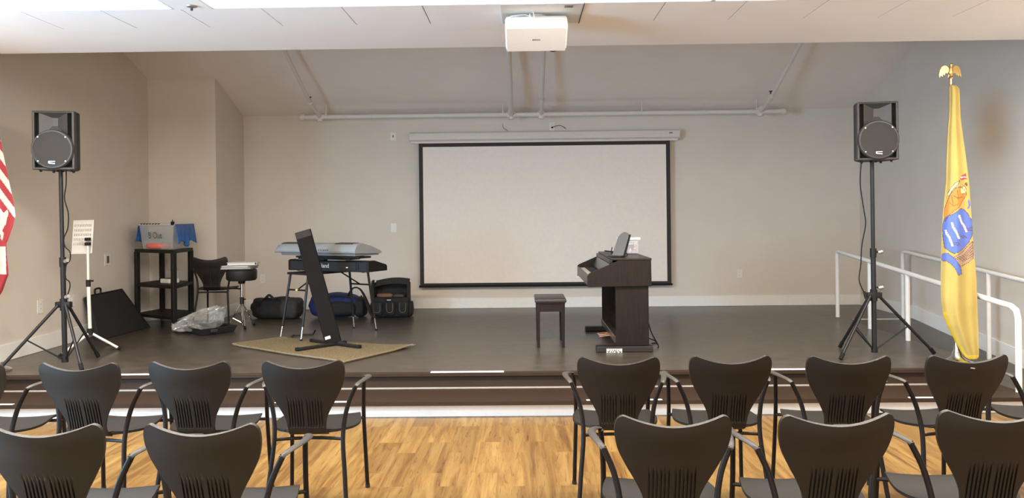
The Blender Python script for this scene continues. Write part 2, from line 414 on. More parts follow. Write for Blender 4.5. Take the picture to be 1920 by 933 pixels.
MB().bx(x0 + bw, x1 - bw, 10.4665, 10.469, z0 + bw - .01, z1 - bw + .003).build('screen_fabric', mat('screen_white', (.79, .725, .65), .8, spec=.2), t)
MB().bx(x0 - .015, x1 + .015, 10.458, 10.482, z0 - .012, z0 + .016, bev=.004).build('weight_bar', M_blk2, t)
MB().tube([wp(942, 233, 10.54), wp(944, 240, 10.54), wp(952, 245, 10.53)], .003).build('pull_cord', M_blk2, t)

# ------------------------------------------------------------------ sprinkler pipes
PZ, PY = 2.865, 10.3
t = thing('sprinkler_pipe', 'long white ceiling pipe running across the rear wall with four sloping branches', 'pipe', (.25, PY, PZ))
MB().tube([(-2.92, PY, PZ), (3.46, PY, PZ)], .031, 14).build('main_pipe', M_wpipe, t, smooth=True)
for x in (-2.93, 3.47): MB().lathe([(.001, -.03), (.042, -.03), (.045, 0), (.042, .03), (.001, .03)], (0, 0, 0), 16, axis='Y').build('end_cap', M_wpipe, None, smooth=True)
ends = [o for o in COL.objects if o.name.startswith('end_cap')]
for o, x in zip(ends, (-2.93, 3.47)):
    o.parent = t; o.location = V((x, PY, PZ)) - V(t.location); o.rotation_euler = (0, 0, pi / 2)
for x, r in ((-2.70, .022), (-.14, .031), (.262, .022), (3.17, .022)):
    pb = MB().tube([(x, PY, PZ), (x, 9.9, zc(9.9) - .21), (x, 8.6, zc(8.6) - .13), (x, 6.6, zc(6.6) - .13)], r, 12)
    pb.build('branch_pipe', M_wpipe, t, smooth=True)
    q = MB().tube([(x - .055, PY, PZ), (x + .055, PY, PZ)], .042, 12).tube([(x, PY, PZ - .06), (x, PY, PZ + .05)], .036, 12).tube([(x, PY, PZ), (x, PY - .07, PZ + .035)], r + .012, 12)
    q.build('tee_fitting', M_wpipe, t, smooth=True)
for x in (-2.62, -.25, 1.60, 3.12):
    MB().tube([(x, PY, PZ + .02), (x, PY, zc(PY) + .01)], .006, 6).tube([(x, PY - .0, PZ + .02), (x, PY, PZ + .045)], .014, 8).build('hanger_rod', M_wpipe, t)
for x, lab in ((-2.70, 'small dark sprinkler head on the left sloping pipe'), (3.17, 'small dark sprinkler head on the right sloping pipe')):
    y = 9.86; z = zc(9.86) - .205
    MB().tube([(x, y + .03, z - .012), (x, y - .04, z + .016)], .034, 12).build('branch_coupling', M_wpipe, t, smooth=True)
    dx = -.012 if x < 0 else .0
    s_ = MB().tube([(x + dx, y, z + .02), (x + dx, y, z + .05)], .014, 8).lathe([(.004, .05), (.009, .055), (.009, .075), (.022, .085), (.022, .09), (.002, .092)], (x + dx, y, z), 12)
    o = s_.build('sprinkler_head', M_slot, t, smooth=True); o['label'] = lab
MB().tube([(.262, 9.9, zc(9.9) - .21 + .008), (.262, 9.82, zc(9.82) - .2 + .008)], .032, 12).build('branch_coupling', M_wpipe, t, smooth=True)

# ------------------------------------------------------------------ projector
t = thing('projector', 'white ceiling projector tilted down, seen from behind below the access panel', 'projector', (.105, 5.25, 2.9))
PM = Matrix.Rotation(radians(-26), 3, 'X')
pc = V((.106, 5.335, 2.775))
def pl(v): return pc + PM @ V(v)
M_proj = mat('projector_white', (.86, .84, .80), .35)
b = MB().box(pc, (.425, .265, .105), PM, bev=.022); b.build('body', M_proj, t, smooth=True)
b = MB().box(pl((0, 0, -.0525)), (.405, .245, .004), PM, bev=.0015); b.build('base_plate', mat('projector_base', (.60, .56, .52), .5), t)
b = MB().box(pl((-.02, -.133, -.018)), (.34, .004, .035), PM).box(pl((.028, -.136, -.03)), (.012, .005, .02), PM)
b.build('port_panel', mat('projector_ports', (.70, .69, .66), .4), t)
MB().box(pl((.03, -.1365, -.025)), (.006, .004, .022), PM).build('power_socket', M_slot, t)
q = MB().lathe([(.001, -.02), (.045, -.02), (.045, .012), (.034, .012), (.03, -.005), (.001, -.005)], (0, 0, 0), 24, axis='Y')
for v in q.bm.verts: v.co = pl((.12, .135, 0)) + PM @ v.co
q.build('lens', M_blk, t, smooth=True)
MB().tube([(.115, 5.33, 2.9), (.115, 5.33, 2.82)], .022, 14).lathe([(.001, 0), (.06, 0), (.055, -.012), (.001, -.012)], (.115, 5.33, 2.893)).build('mount_pole', M_proj, t, smooth=True)
MB().box((.115, 5.33, 2.832), (.16, .1, .008)).build('mount_bracket', M_proj, t)
MB().tube([(.06, 5.25, 2.888), (.058, 5.22, 2.87), (.02, 5.205, 2.872), (-.06, 5.195, 2.862), (-.075, 5.2, 2.85)], .0035, 6, smooth_path=5).tube([(.07, 5.26, 2.89), (.083, 5.22, 2.895), (.092, 5.205, 2.86), (.09, 5.2, 2.84)], .004, 6, smooth_path=5).tube([(.066, 5.26, 2.89), (.064, 5.23, 2.885), (.064, 5.21, 2.86), (.066, 5.2, 2.84)], .004, 6, smooth_path=5).build('cable', M_proj, t, smooth=True)
TM = Matrix.Translation(pl((.0, 0.0, -.0548))) @ PM.to_4x4() @ Matrix.Rotation(pi, 4, 'X')
text_mesh('EPSON', .018, 'lettering', M_slot, t, TM, .0004, True)

# ------------------------------------------------------------------ wall plates
def plate(name, c, axis, kind, lab, cat, w=.075, h=.12):
    t = thing(name, lab, cat, c)
    R_ = Matrix.Rotation(pi / 2, 3, 'Z') if axis == 'L' else Matrix.Identity(3)   # L: on the left wall facing +X
    def P(x, y, z): return V(c) + R_ @ V((x, y, z))
    MB().box(P(0, -.003, 0), (w, .006, h), R_, bev=.0015).build('cover_plate', M_plate, t)
    if kind == 'outlet':
        for dz in (-.022, .022):
            MB().box(P(0, -.0075, dz), (.034, .003, .028), R_, bev=.001).build('socket', M_plate, t)
            MB().box(P(-.007, -.0093, dz + .003), (.003, .001, .009), R_).box(P(.007, -.0093, dz + .003), (.003, .001, .009), R_).build('slot', M_slot, t)
    elif kind == 'switch':
        MB().box(P(0, -.009, 0), (.034, .006, .066), R_, bev=.002).build('rocker', M_plate, t)
    elif kind == 'dark':
        MB().box(P(0, -.008, 0), (w * .38, .005, h * .62), R_, bev=.001).build('insert', mat('dark_insert', (.10, .095, .09), .4), t)
    elif kind == 'toggle':
        MB().box(P(0, -.008, .005), (.014, .012, .032), R_, bev=.001).build('toggle', mat('dark_insert', (.10, .095, .09)), t)
    return t
plate('wall_outlet', (XL, 7.40, .69), 'L', 'outlet', 'white power outlet low on the left wall behind the black speaker stand', 'outlet', .085, .13)
plate('wall_switch', (XL, 7.93, .69), 'L', 'switch', 'blank white plate on left wall partly behind the speaker stand legs', 'wall plate', .085, .125)
plate('wall_control', (XL, 8.62, 1.075), 'L', 'dark', 'small white wall control with dark window above the black case', 'wall control', .12, .13)
plate('wall_outlet', (-1.773, YB, 1.37), 'B', 'switch', 'white wall plate at mid height left of the projection screen', 'wall plate', .08, .12)
plate('wall_outlet', (-3.588, YB, .69), 'B', 'outlet', 'white outlet low on the rear wall above the drum stool', 'outlet', .07, .115)
plate('wall_outlet', (2.948, YB, .695), 'B', 'outlet', 'white outlet low on the rear wall right of the piano', 'outlet', .07, .115)
plate('wall_switch', (-1.767, YB, 2.62), 'B', 'toggle', 'small white plate high on the wall left of the screen housing', 'wall plate', .075, .11)
t = plate('wall_outlet', (.413, YB, 2.735), 'B', 'outlet', 'white outlet with black plug just above the screen housing', 'outlet', .07, .11)
MB().tube([(.413, YB - .01, 2.72), (.413, YB - .035, 2.715)], .012, 8).tube([(.413, YB - .035, 2.715), (.46, YB - .03, 2.735), (.53, YB - .02, 2.742), (.60, YB - .02, 2.70)], .004, 6, smooth_path=5).build('plug', M_blk2, t)
t = plate('wall_outlet', (-2.225, YB, .46), 'B', 'outlet', 'white outlet with black plug behind the blue bag strap', 'outlet', .07, .11)
MB().tube([(-2.225, YB - .01, .44), (-2.225, YB - .04, .435)], .012, 8).tube([(-2.225, YB - .04, .435), (-2.27, YB - .05, .40), (-2.32, YB - .08, .30), (-2.35, YB - .1, .27)], .005, 6, smooth_path=5).build('plug', M_blk2, t)

# ------------------------------------------------------------------ handrails
t = thing('handrail', 'white pipe handrail sloping down along the stage side of the ramp', 'handrail', (3.73, 7.6, SZ))
rx = 3.715
def rz(y): return .775 + (y - 6.0) * .0895
pts = [(rx, 9.19, SZ + .02), (rx, 9.19, rz(9.19) - .05), (rx, 9.175, rz(9.19) - .012), (rx, 9.12, rz(9.12)), (rx + .03, 7.58, rz(7.58)), (rx + .05, 6.25, rz(6.25)), (rx + .06, 6.03, rz(6.03)), (rx + .062, 5.975, rz(5.98) - .02), (rx + .064, 5.955, rz(5.95) - .08), (rx + .064, 5.955, .0)]
MB().tube(pts, .023, 14).build('top_rail', M_rail, t, smooth=True)
for y in (8.37, 7.585):
    x = rx + (9.19 - y) * .02
    MB().tube([(x, y, SZ), (x, y, rz(y))], .023, 14).build('post', M_rail, t, smooth=True)
    
t = thing('handrail', 'white pipe handrail beside the right wall behind the yellow flag', 'handrail', (4.45, 8.4, .2))
wx = 4.45
def rw(y): return .93 + (y - 7.45) * .075
pts = [(wx, 9.12, SZ), (wx, 9.12, rw(9.12) - .05), (wx, 9.10, rw(9.12) - .012), (wx, 9.05, rw(9.05)), (wx, 7.45, rw(7.45)), (wx, 6.2, rw(6.2)), (wx, 6.14, rw(6.2) - .03), (wx, 6.12, rw(6.2) - .09), (wx, 6.12, 0)]
MB().tube(pts, .021, 14).build('top_rail', M_rail, t, smooth=True)
MB().tube([(wx, 7.45, .095), (wx, 7.45, rw(7.45))], .021, 14).build('post', M_rail, t, smooth=True)

# ------------------------------------------------------------------ chairs
def cr(pts, n):
    out = []; m = len(pts)
    for i in range(m - 1):
        p0, p1, p2, p3 = [pts[max(min(k, m - 1), 0)] for k in (i - 1, i, i + 1, i + 2)]
        for k in range(n):
            t = k / n
            out.append(tuple(.5 * ((2 * b) + (c - a) * t + (2 * a - 5 * b + 4 * c - d) * t * t + (3 * b - a - 3 * c + d) * t ** 3) for a, b, c, d in zip(p0, p1, p2, p3)))
    out.append(pts[-1]); return out
def shell(rows, thick, groove=False, dip=False):
    """rows (y,z,hw) from one end to the other -> closed sheet, front/back surfaces"""
    mb = MB(); gin = []
    if groove:
        for k in range(6):
            a = .0085 + .0137 * k; gin += [(a, a + .0012, a + .0058, a + .0070)]
        xs = sorted(set([0] + [q for g in gin for q in g] + [.0915]))
        inner = [-q for q in reversed(xs[1:])] + xs
        def cols(hw):
            ex = [.0915 + (hw - .0915) * k / 10 for k in range(1, 11)] if hw > .093 else [.0915 + .0002 * k for k in range(1, 11)]
            return [-q for q in reversed(ex)] + inner + ex
    else:
        def cols(hw): return [hw * sin(pi / 2 * (k / 12)) * 1.0 for k in range(-12, 13)]
    n = len(rows); tp = []; bt = []
    for i, (y, z, hw) in enumerate(rows):
        a = rows[max(i - 1, 0)]; b = rows[min(i + 1, n - 1)]
        ty, tz = b[0] - a[0], b[1] - a[1]; L = sqrt(ty * ty + tz * tz) or 1
        ny, nz = -tz / L, ty / L            # normal in the (y,z) plane
        cs = cols(hw); ra, rb = [], []
        for x in cs:
            q = x / hw
            yy, zz = y, z
            if dip:
                wgt = min(max((z - .66) / .16, 0), 1); wgt = wgt * wgt * (3 - 2 * wgt)
                zz -= .036 * (1 - min(abs(x) / .172, 1) ** 1.9) * wgt
                yy += .030 * (x / .2) ** 2 * min(1, max(0, (z - .42) / .12))    # wings wrap forward
            else:
                zz += .012 * q * q
            sgn = -1 if dip else 1
            rear = 0
            if groove and gin:
                top = .640 - .012 * (int(abs(x) * 74) % 2)
                if .478 < z < top and any(g[0] + .0005 < abs(x) < g[3] - .0005 for g in gin):
                    rear = .0075 * min(1, (top - z) / .05)
            ra.append(mb.bm.verts.new((x, yy + ny * thick / 2, zz + nz * thick / 2)))
            rb.append(mb.bm.verts.new((x, yy - ny * (thick / 2 - rear), zz - nz * (thick / 2 - rear))))
        tp.append(ra); bt.append(rb)
    m = len(tp[0])
    for j in range(n - 1):
        for i in range(m - 1):
            mb.bm.faces.new((tp[j][i], tp[j][i + 1], tp[j + 1][i + 1], tp[j + 1][i]))
            mb.bm.faces.new((bt[j][i], bt[j + 1][i], bt[j + 1][i + 1], bt[j][i + 1]))
        for e in (0, m - 1):
            mb.bm.faces.new((tp[j][e], tp[j + 1][e], bt[j + 1][e], bt[j][e]))
    for j in (0, n - 1):
        for i in range(m - 1):
            mb.bm.faces.new((tp[j][i], bt[j][i], bt[j][i + 1], tp[j][i + 1]))
    return mb

def make_chair():
    t = thing('armchair', 'x', 'chair', (0, 0, 0), local=True)
    # backrest from the bottom bend up: normal (-tz, ty) points to -y while going up, so rear = the "+" side; flip rows
    back = [(.150, .432, .098), (.118, .447, .0945), (.098, .475, .0945), (.085, .52, .102), (.070, .57, .124), (.052, .63, .158), (.034, .69, .188), (.018, .74, .201), (.008, .775, .203), (.004, .795, .2005), (.002, .808, .195), (.001, .816, .187), (.0003, .8205, .176), (0, .822, .162)]
    rows = cr(back, 5)[::-1]
    # going down the normal points to +y (front) on the "top" side, so the rear side carries the grooves
    sh = shell(rows, .0145, True, True)
    sh.build('backrest', M_chair, t, smooth=True)
    seat = [(.135, .437, .100), (.165, .428, .135), (.20, .425, .172), (.25, .423, .205), (.31, .425, .222), (.37, .429, .220), (.43, .432, .208), (.48, .431, .196), (.515, .424, .186), (.53, .415, .170)]
    sh = shell(cr(seat, 4), .012)
    sh.build('seat', M_seat, t, smooth=True)
    for s in (-1, 1):
        l = MB().tube([(s * .205, .045, .012), (s * .188, .09, .22), (s * .172, .13, .42), (s * .190, .160, .56), (s * .232, .180, .665)], [.0105, .0115, .0115, .0115, .0115], 10, smooth_path=6)
        lg = l.build('leg', M_leg, t, smooth=True)
        MB().lathe([(.001, 0), (.0135, 0), (.0135, .012), (.0115, .022), (.001, .022)], (s * .2055, .043, 0), 12).build('foot_cap', M_blk, lg, smooth=True)
        l = MB().tube([(s * .212, .585, .012), (s * .205, .57, .22), (s * .200, .555, .42), (s * .206, .53, .56), (s * .213, .51, .636)], .0112, 10, smooth_path=6)
        lg = l.build('leg', M_leg, t, smooth=True)
        MB().lathe([(.001, 0), (.0135, 0), (.0135, .012), (.0115, .022), (.001, .022)], (s * .2122, .586, 0), 12).build('foot_cap', M_blk, lg, smooth=True)
        MB().tube([(s * .229, .168, .660), (s * .240, .20, .669), (s * .256, .29, .671), (s * .260, .37, .667), (s * .252, .43, .660), (s * .236, .485, .650), (s * .216, .525, .640)], [.012, .0135, .0155, .0165, .016, .014, .011], 12, smooth_path=5, flat=(1, .5)).build('arm_pad', M_pad, t, smooth=True)
    MB().tube([(-.172, .13, .405), (-.10, .15, .404), (0, .16, .404), (.10, .15, .404), (.172, .13, .405)], .0085, 8, smooth_path=4).build('crossbar', M_leg, t, smooth=True)
    MB().tube([(-.200, .555, .40), (-.15, .50, .412), (0, .48, .412), (.15, .50, .412), (.200, .555, .40)], .0085, 8, smooth_path=4).build('crossbar', M_leg, t, smooth=True)
    return t
chair0 = make_chair(); used = []
def place_chair(x, y, z, deg, label, group=None):
    o = chair0 if not used else copy_tree(chair0)
    used.append(1)
    o.location = (x, y, z); o.rotation_euler = (0, 0, radians(deg))
    o['label'] = label
    if group: o['group'] = group
    elif 'group' in o: del o['group']
G1, G2 = 'dark armchairs in the front row', 'dark armchairs in the second row'
row1 = [(-2.775, 3.74, 2, 'dark armchair cut by the left frame edge, only arm and seat showing'),
        (-2.193, 3.735, -2, 'dark armchair in the farther row nearest the left speaker stand'),
        (-1.651, 3.745, -1, 'dark armchair in the farther row, middle of the three left of the aisle'),
        (-1.087, 3.745, 1.5, 'dark armchair in the farther row just left of the open aisle, before the rug'),
        (.462, 3.775, -2.5, 'dark armchair in the farther row just right of the aisle, before the piano'),
        (1.015, 3.78, 1, 'dark armchair in the farther row, second right of the aisle'),
        (1.579, 3.75, -1.5, 'dark armchair in the farther row, before the right speaker stand'),
        (2.158, 3.755, 3, 'dark armchair in front of the yellow flag with a small glint on its back'),
        (2.74, 3.83, -3, 'dark armchair cut by the right frame edge, only arm and seat showing')]
for x, y, d, lab in row1: place_chair(x, y, 0, d, lab, G1)
row2 = [(-1.655, 2.60, 2, 'dark armchair at the bottom left corner of the photo'),
        (-1.11, 2.60, -1, 'dark armchair of the nearer row directly left of the aisle'),
        (.515, 2.665, -1, 'dark armchair of the nearer row just right of the aisle'),
        (1.086, 2.665, 3, 'dark armchair of the nearer row, middle one right of the aisle'),
        (1.655, 2.70, -2, 'dark armchair of the nearer row at the bottom right corner of the photo')]
for x, y, d, lab in row2: place_chair(x, y, 0, d, lab, G2)
glint = [o for o in COL.objects if o.name.startswith('armchair') and o.get('label', '').startswith('dark armchair in front of the yellow flag')][0]
g_ = MB().box((.0, -.0085, .762), (.022, .003, .006), Matrix.Rotation(.15, 3, 'Y'), bev=.001).build('glint_chip', M_chr, glint, origin=(0, 0, 0))  # chrome chip added to stand in for a glint on the backrest
place_chair(-3.615, 8.82, SZ, 4, 'dark armchair on the stage standing between the shelf cart and drum stool')
MB().lathe([(.001, 0), (.011, 0), (.011, .002), (.001, .002)], (0, 0, 0), 10, axis='Y')

# ------------------------------------------------------------------ loudspeakers and stands
def speaker(c, rz_, label, logo):
    t = thing('loudspeaker', label, 'loudspeaker', c, 'loudspeakers on tripod stands', local=True)
    t.rotation_euler = (0, 0, rz_)
    w, h, d = .335, .50, .29
    M_s = mat('speaker_cabinet', (.014, .013, .0125), .55, bump=.3, bscale=600)
    M_f = mat('speaker_front', (.042, .039, .037), .45)
    b = MB()
    # tapered cabinet behind the baffle
    for (z0, z1) in ((0, h),):
        pts = [(-w / 2, .07, 0), (w / 2, .07, 0), (w / 2 - .01, .16, 0), (w / 2 - .07, d, 0), (-w / 2 + .07, d, 0), (-w / 2 + .01, .16, 0)]
        b.prism(pts, (0, 0, h))
    b.build('cabinet', M_s, t, bevel=.012)
    fr = MB().box((-w / 2 + .011, .038, h / 2), (.022, .066, h), bev=.008).box((w / 2 - .011, .038, h / 2), (.022, .066, h), bev=.008).box((0, .038, h - .009), (w - .02, .066, .018), bev=.008).box((0, .038, .010), (w - .02, .066, .02), bev=.008)
    fr.build('front_frame', M_f, t)
    MB().bx(-w / 2 + .02, w / 2 - .02, .055, .07, .015, h - .015).build('baffle', M_blk2, t)
    # horn: funnel
    ox, oz0, oz1 = .112, .26, h - .018; ix, iz0, iz1 = .022, .375, .445
    hn = MB()
    vs = [(-ox, .012, oz0), (ox, .012, oz0), (ox, .012, oz1), (-ox, .012, oz1), (-ix, .054, iz0), (ix, .054, iz0), (ix, .054, iz1), (-ix, .054, iz1)]
    hn.add(vs, [(0, 1, 5, 4), (1, 2, 6, 5), (2, 3, 7, 6), (3, 0, 4, 7), (4, 5, 6, 7)])
    hn.add([(-ox, .012, oz0), (-ox, .012, oz1), (-ox, .055, oz1), (-ox, .055, oz0)], [(0, 1, 2, 3)])
    hn.add([(ox, .012, oz0), (ox, .012, oz1), (ox, .055, oz1), (ox, .055, oz0)], [(0, 1, 2, 3)])
    hn.build('horn', M_f, t)
    q = MB().lathe([(.001, .05), (.168, .05), (.168, -.006), (.160, -.016), (.150, -.018), (.10, -.024), (.001, -.027)], (0, 0, .172), 40, axis='Y')
    # keep the disc within the cabinet width
    for v in q.bm.verts: v.co.x = max(min(v.co.x, w / 2), -w / 2)
    q.build('woofer_grille', mat('speaker_mesh', (.038, .035, .033), .7, bump=.8, bscale=500), t, smooth=True)
    MB().lathe([(.150, -.0185), (.160, -.0175), (.160, -.019), (.150, -.020), (.150, -.0185)], (0, 0, .172), 40, axis='Y').build('grille_ring', M_f, t)
    for sx in (-1, 1):
        for sz in (-1, 1):
            MB().lathe([(.001, -.026), (.006, -.026), (.006, -.012), (.001, -.012)], (sx * .108, 0, .172 + sz * .102), 10, axis='Y').build('screw', M_knob, t)
    lg = MB().box((0, -.0255, .052), (.05, .003, .008), Matrix.Rotation(.12, 3, 'Y')).box((.0, -.0255, .068), (.052, .003, .006)).box((-.022, -.0255, .060), (.010, .003, .014))
    lg.build('badge', mat('badge_silver', (.7, .7, .68), .3, metal=.6) if logo else M_knob, t)
    for sx, y in ((-.12, .06), (.12, .06), (-.02, .06), (.08, .22), (-.08, .22)):
        MB().lathe([(.001, 0), (.012, 0), (.010, -.016), (.001, -.016)], (sx, y, 0), 10).build('foot', M_blk, t)
    MB().lathe([(.001, .0), (.03, .0), (.03, -.012), (.001, -.012)], (0, .15, 0), 16).build('pole_socket', M_blk, t)
    return t
spL = (-3.985, 6.50, 1.953); spR = (3.05, 6.65, 1.963)
speaker(spL, radians(10), 'black loudspeaker on the left stand, high against the left wall', False)
speaker(spR, radians(-9), 'black loudspeaker on the right stand with a bright silver badge', True)

def speaker_stand(c, top, tips, label, knobs, mlab=''):
    t = thing('speaker_stand', label, 'speaker stand', c)
    c = V(c); top = V(top)
    def lerp(z): k = (z - c.z) / (top.z - c.z); return c + (top - c) * k
    h1 = lerp(.82); h2 = lerp(1.17)
    MB().tube([c + V((0, 0, .035)), h2], .021, 14).build('lower_tube', M_blkmet, t, smooth=True)
    MB().tube([h2 - V((0, 0, .1)), top], .0165, 14).build('upper_tube', M_blkmet, t, smooth=True)
    MB().tube([lerp(.74), lerp(.84)], .030, 14).box(lerp(.79), (.13, .05, .05), bev=.006).build('leg_collar', M_blk, t, smooth=True)
    MB().tube([lerp(1.12), lerp(1.20)], .027, 14).build('height_collar', M_blk, t, smooth=True)
    MB().tube([c + V((0, 0, .03)), c + V((0, 0, .075))], .027, 14).build('base_hub', M_blk, t, smooth=True)
    for z in knobs:
        p = lerp(z); MB().tube([p, p + V((.05, -.03, 0))], .009, 8).build('knob_stem', M_blk, t)
        MB().tube([p + V((.038, -.022, -.004)), p + V((.068, -.040, .006))], [.02, .016], 10).build('knob', M_knob, t, smooth=True)
    for tip in tips:
        tip = V(tip); d = tip - c; d.z = 0; dn = d.normalized()
        a = lerp(.785) + dn * .045
        lg = MB().tube([a, tip + V((0, 0, .018))], .0135, 12).build('leg', M_blkmet, t, smooth=True)
        k = (tip - a).normalized()
        MB().tube([tip + V((0, 0, .018)) - k * .05, tip + V((0, 0, .014)) + k * .004], .0175, 10).build('rubber_foot', M_blk2, lg, smooth=True)
        m = a + (tip - a) * .52
        MB().tube([m, c + V((0, 0, .06)) + dn * .02], .0065, 8).build('brace', M_blkmet, t, smooth=True)
    return t
cL = V((-3.99, 6.65, SZ)); 
tL = speaker_stand(cL, (-4.01, 6.65, 1.955), [(-4.36, 6.32, SZ), (-3.70, 6.40, SZ), (-3.905, 7.02, SZ)], 'black tripod speaker stand at the left side of the stage', (1.17, .86))
cR = V((3.066, 6.80, SZ))
tR = speaker_stand(cR, (3.062, 6.80, 1.965), [(2.69, 6.60, SZ), (3.60, 6.83, SZ), (2.93, 7.20, SZ)], 'black tripod speaker stand at the right side of the stage', (1.17, .86))
def cable(pts, r, label, name='speaker_cable', sm=6):
    return tag(MB().tube(pts, r, 8, smooth_path=sm).build(name, M_blk2, smooth=True), label, 'cable')
YY = 6.62
cable([at(124, 318, YY), at(124, 345, YY), at(121, 372, YY), at(128, 400, YY), at(127, 428, YY), at(120, 446, YY), at(122, 462, YY), at(131, 472, YY), at(131, 488, YY), at(124, 497, YY), at(123, 520, YY), at(130, 528, YY), at(131, 538, YY), at(127, 552, YY)], .005, 'black cable hanging from the left loudspeaker beside its pole')
YY = 6.72
cable([at(1615, 303, YY), at(1613, 345, YY), at(1620, 395, YY), at(1623, 420, YY), at(1616, 460, YY), at(1614, 495, YY), at(1611, 525, YY), at(1620, 548, YY)], .005, 'black cable with plug hanging from the right loudspeaker')
o = MB().tube([at(1620, 546, YY), at(1624, 560, YY)], .012, 8).build('plug', M_blk, None, origin=(0, 0, 0)); o.parent = [q for q in COL.objects if q.name.startswith('speaker_cable')][-1]

# ------------------------------------------------------------------ white music stand
t = thing('music_stand', 'white tripod music stand with a perforated desk by the left wall', 'music stand', (-4.14, 7.32, SZ))
M_ms = mat('white_stand_metal', (.74, .72, .67), .4)
Y = 7.32
b0 = at(169, 621, Y); b1 = at(165.5, 530, Y); b2 = at(164.5, 455, Y)
MB().tube([b0 - V((0, 0, .01)), b1], .0165, 12).build('lower_pole', M_ms, t, smooth=True)
MB().tube([b1, b2], .012, 12).build('upper_pole', M_ms, t, smooth=True)
MB().tube([b1 - V((0, 0, .035)), b1 + V((0, 0, .03))], .021, 12).box(b1 + V((.03, -.01, .02)), (.05, .018, .018), bev=.004).build('height_clamp', M_blk, t, smooth=True)
MB().tube([b0 - V((0, 0, .03)), b0 + V((0, 0, .03))], .028, 12).build('base_hub', M_blk, t, smooth=True)
for tip in (at(111, 658, 7.05), at(226, 650, 7.42), V((-4.2, 7.75, SZ))):
    tip = V((tip.x, tip.y, SZ + .01))
    lg = MB().tube([b0 + V((0, 0, -.01)), tip], .0125, 10).build('leg', M_ms, t, smooth=True)
    k = (tip - b0).normalized()
    MB().tube([tip - k * .03, tip + k * .006], .015, 10).build('rubber_foot', M_blk2, lg, smooth=True)
for dz in (0, .045): MB().box(b2 + V((.0, 0, dz - .01)), (.045, .04, .03), bev=.005).build('tilt_clamp', M_blk, t)
MB().tube([b2 + V((-.02, .0, .0)), b2 + V((-.085, .03, .035))], [.012, .004], 8).build('tilt_lever', M_ms, t, smooth=True)
# desk: perforated sheet with rows of oval holes (holes as see-through cells)
d0 = at(134, 475, Y + .06); dx = at(173.5, 474, Y + .06) - d0; dz = at(134.5, 413, Y + .06) - d0; dx.y = -.02; dz.y = .03
mb = MB(); nc, nr = 10, 5
us = [0.0]; 
for k in range(nc): us += [.08 + .088 * k, .08 + .088 * k + .04]
us += [1.0]
vs_ = [0.0]
for k in range(nr): vs_ += [.24 + .14 * k, .24 + .14 * k + .075]
vs_ += [1.0]
G = [[mb.bm.verts.new(d0 + dx * u + dz * v) for u in us] for v in vs_]
for j in range(len(vs_) - 1):
    for i in range(len(us) - 1):
        if i % 2 == 1 and j % 2 == 1: continue
        mb.bm.faces.new((G[j][i], G[j][i + 1], G[j + 1][i + 1], G[j + 1][i]))
mb.build('desk_panel', M_ms, t, solid=.003)
mb = MB().tube([d0, d0 + dx], .007, 8).tube([d0 + dx, d0 + dx + dz], .007, 8).box(d0 + dx * .5 + V((0, -.02, 0)), (.2, .045, .006)).build('desk_rim', M_ms, t)
MB().tube([b2 + V((0, 0, .02)), d0 + dx * .6 + dz * .25], .01, 8).build('desk_arm', M_ms, t)

# ------------------------------------------------------------------ black case leaning on left wall
t = thing('carrying_case', 'black trapezoid hard case with handle leaning against the left wall', 'case', (-4.45, 8.6, SZ))
p = [V((-4.44, 8.02, SZ)), V((-4.37, 8.96, SZ)), V((-4.56, 8.70, .735)), V((-4.61, 8.10, .72))]
n = (p[1] - p[0]).cross(p[3] - p[0]).normalized(); n = n if n.x < 0 else -n
# lower edge rests on the floor, upper edge on the wall
MB().prism(p, n * .06 + V((0, 0, .0))).build('shell', mat('case_black', (.011, .010, .0105), .75, bump=.5, bscale=300), t, bevel=.01)
for i in range(4):
    pass
MB().tube([p[0], p[1], p[2], p[3], p[0]], .007, 8).build('edge_trim', M_blk, t, smooth=True)
hm = p[3] + (p[2] - p[3]) * .33
MB().tube([hm + V((-.02, -.055, 0)), hm + V((-.02, -.05, .05)), hm + V((-.02, .05, .05)), hm + V((-.02, .055, 0))], .011, 8, smooth_path=4).build('handle', M_blk, t, smooth=True)

# ------------------------------------------------------------------ shelf cart with tubs
M_cart = mat('cart_black', (.008, .007, .006), .55, spec=.3)
t = thing('shelf_cart', 'black two-level rolling shelf cart in the left rear corner of the stage', 'cart', (-4.2, 9.1, SZ))
Cn = V((-3.925, 8.62, 0)); Lf = V((-4.50, 8.98, 0)); Rt = V((-3.93 + .115, 9.22, 0)) ; 
Rt = V((-3.98, 9.25, 0)); Bk = Lf + (Rt - Cn)
Lf = V((-4.575, 9.02, 0)); Bk = V((-4.48, 9.50, 0))
def quad(mb, z0, z1, inset=0.0, mi=0):
    cc = (Cn + Lf + Rt + Bk) / 4
    pp = [q + (cc - q).normalized() * inset for q in (Cn, Rt, Bk, Lf)]
    return mb.prism([V((q.x, q.y, z0)) for q in pp], (0, 0, z1 - z0), mi)
for z0, z1, nm in ((1.135, 1.175, 'top_shelf'), (.735, .775, 'middle_shelf'), (.385, .42, 'bottom_shelf')):
    quad(MB(), z0, z1).build(nm, M_cart, t, bevel=.004)
for q in (Cn, Lf, Rt, Bk):
    cc = (Cn + Lf + Rt + Bk) / 4; k = q + (cc - q).normalized() * .028
    MB().box((k.x, k.y, .745), (.05, .05, .80), atan2((Lf - Cn).y, (Lf - Cn).x), bev=.006).build('post', M_cart, t)
    w_ = MB().tube([V((k.x - .014, k.y, SZ + .037)), V((k.x + .014, k.y, SZ + .037))], .037, 16).build('caster', mat('caster_grey', (.22, .21, .2), .5), t, smooth=True)
    MB().bx(k.x - .02, k.x + .02, k.y - .02, k.y + .02, SZ + .06, .36).build('caster_fork', M_knob, w_)
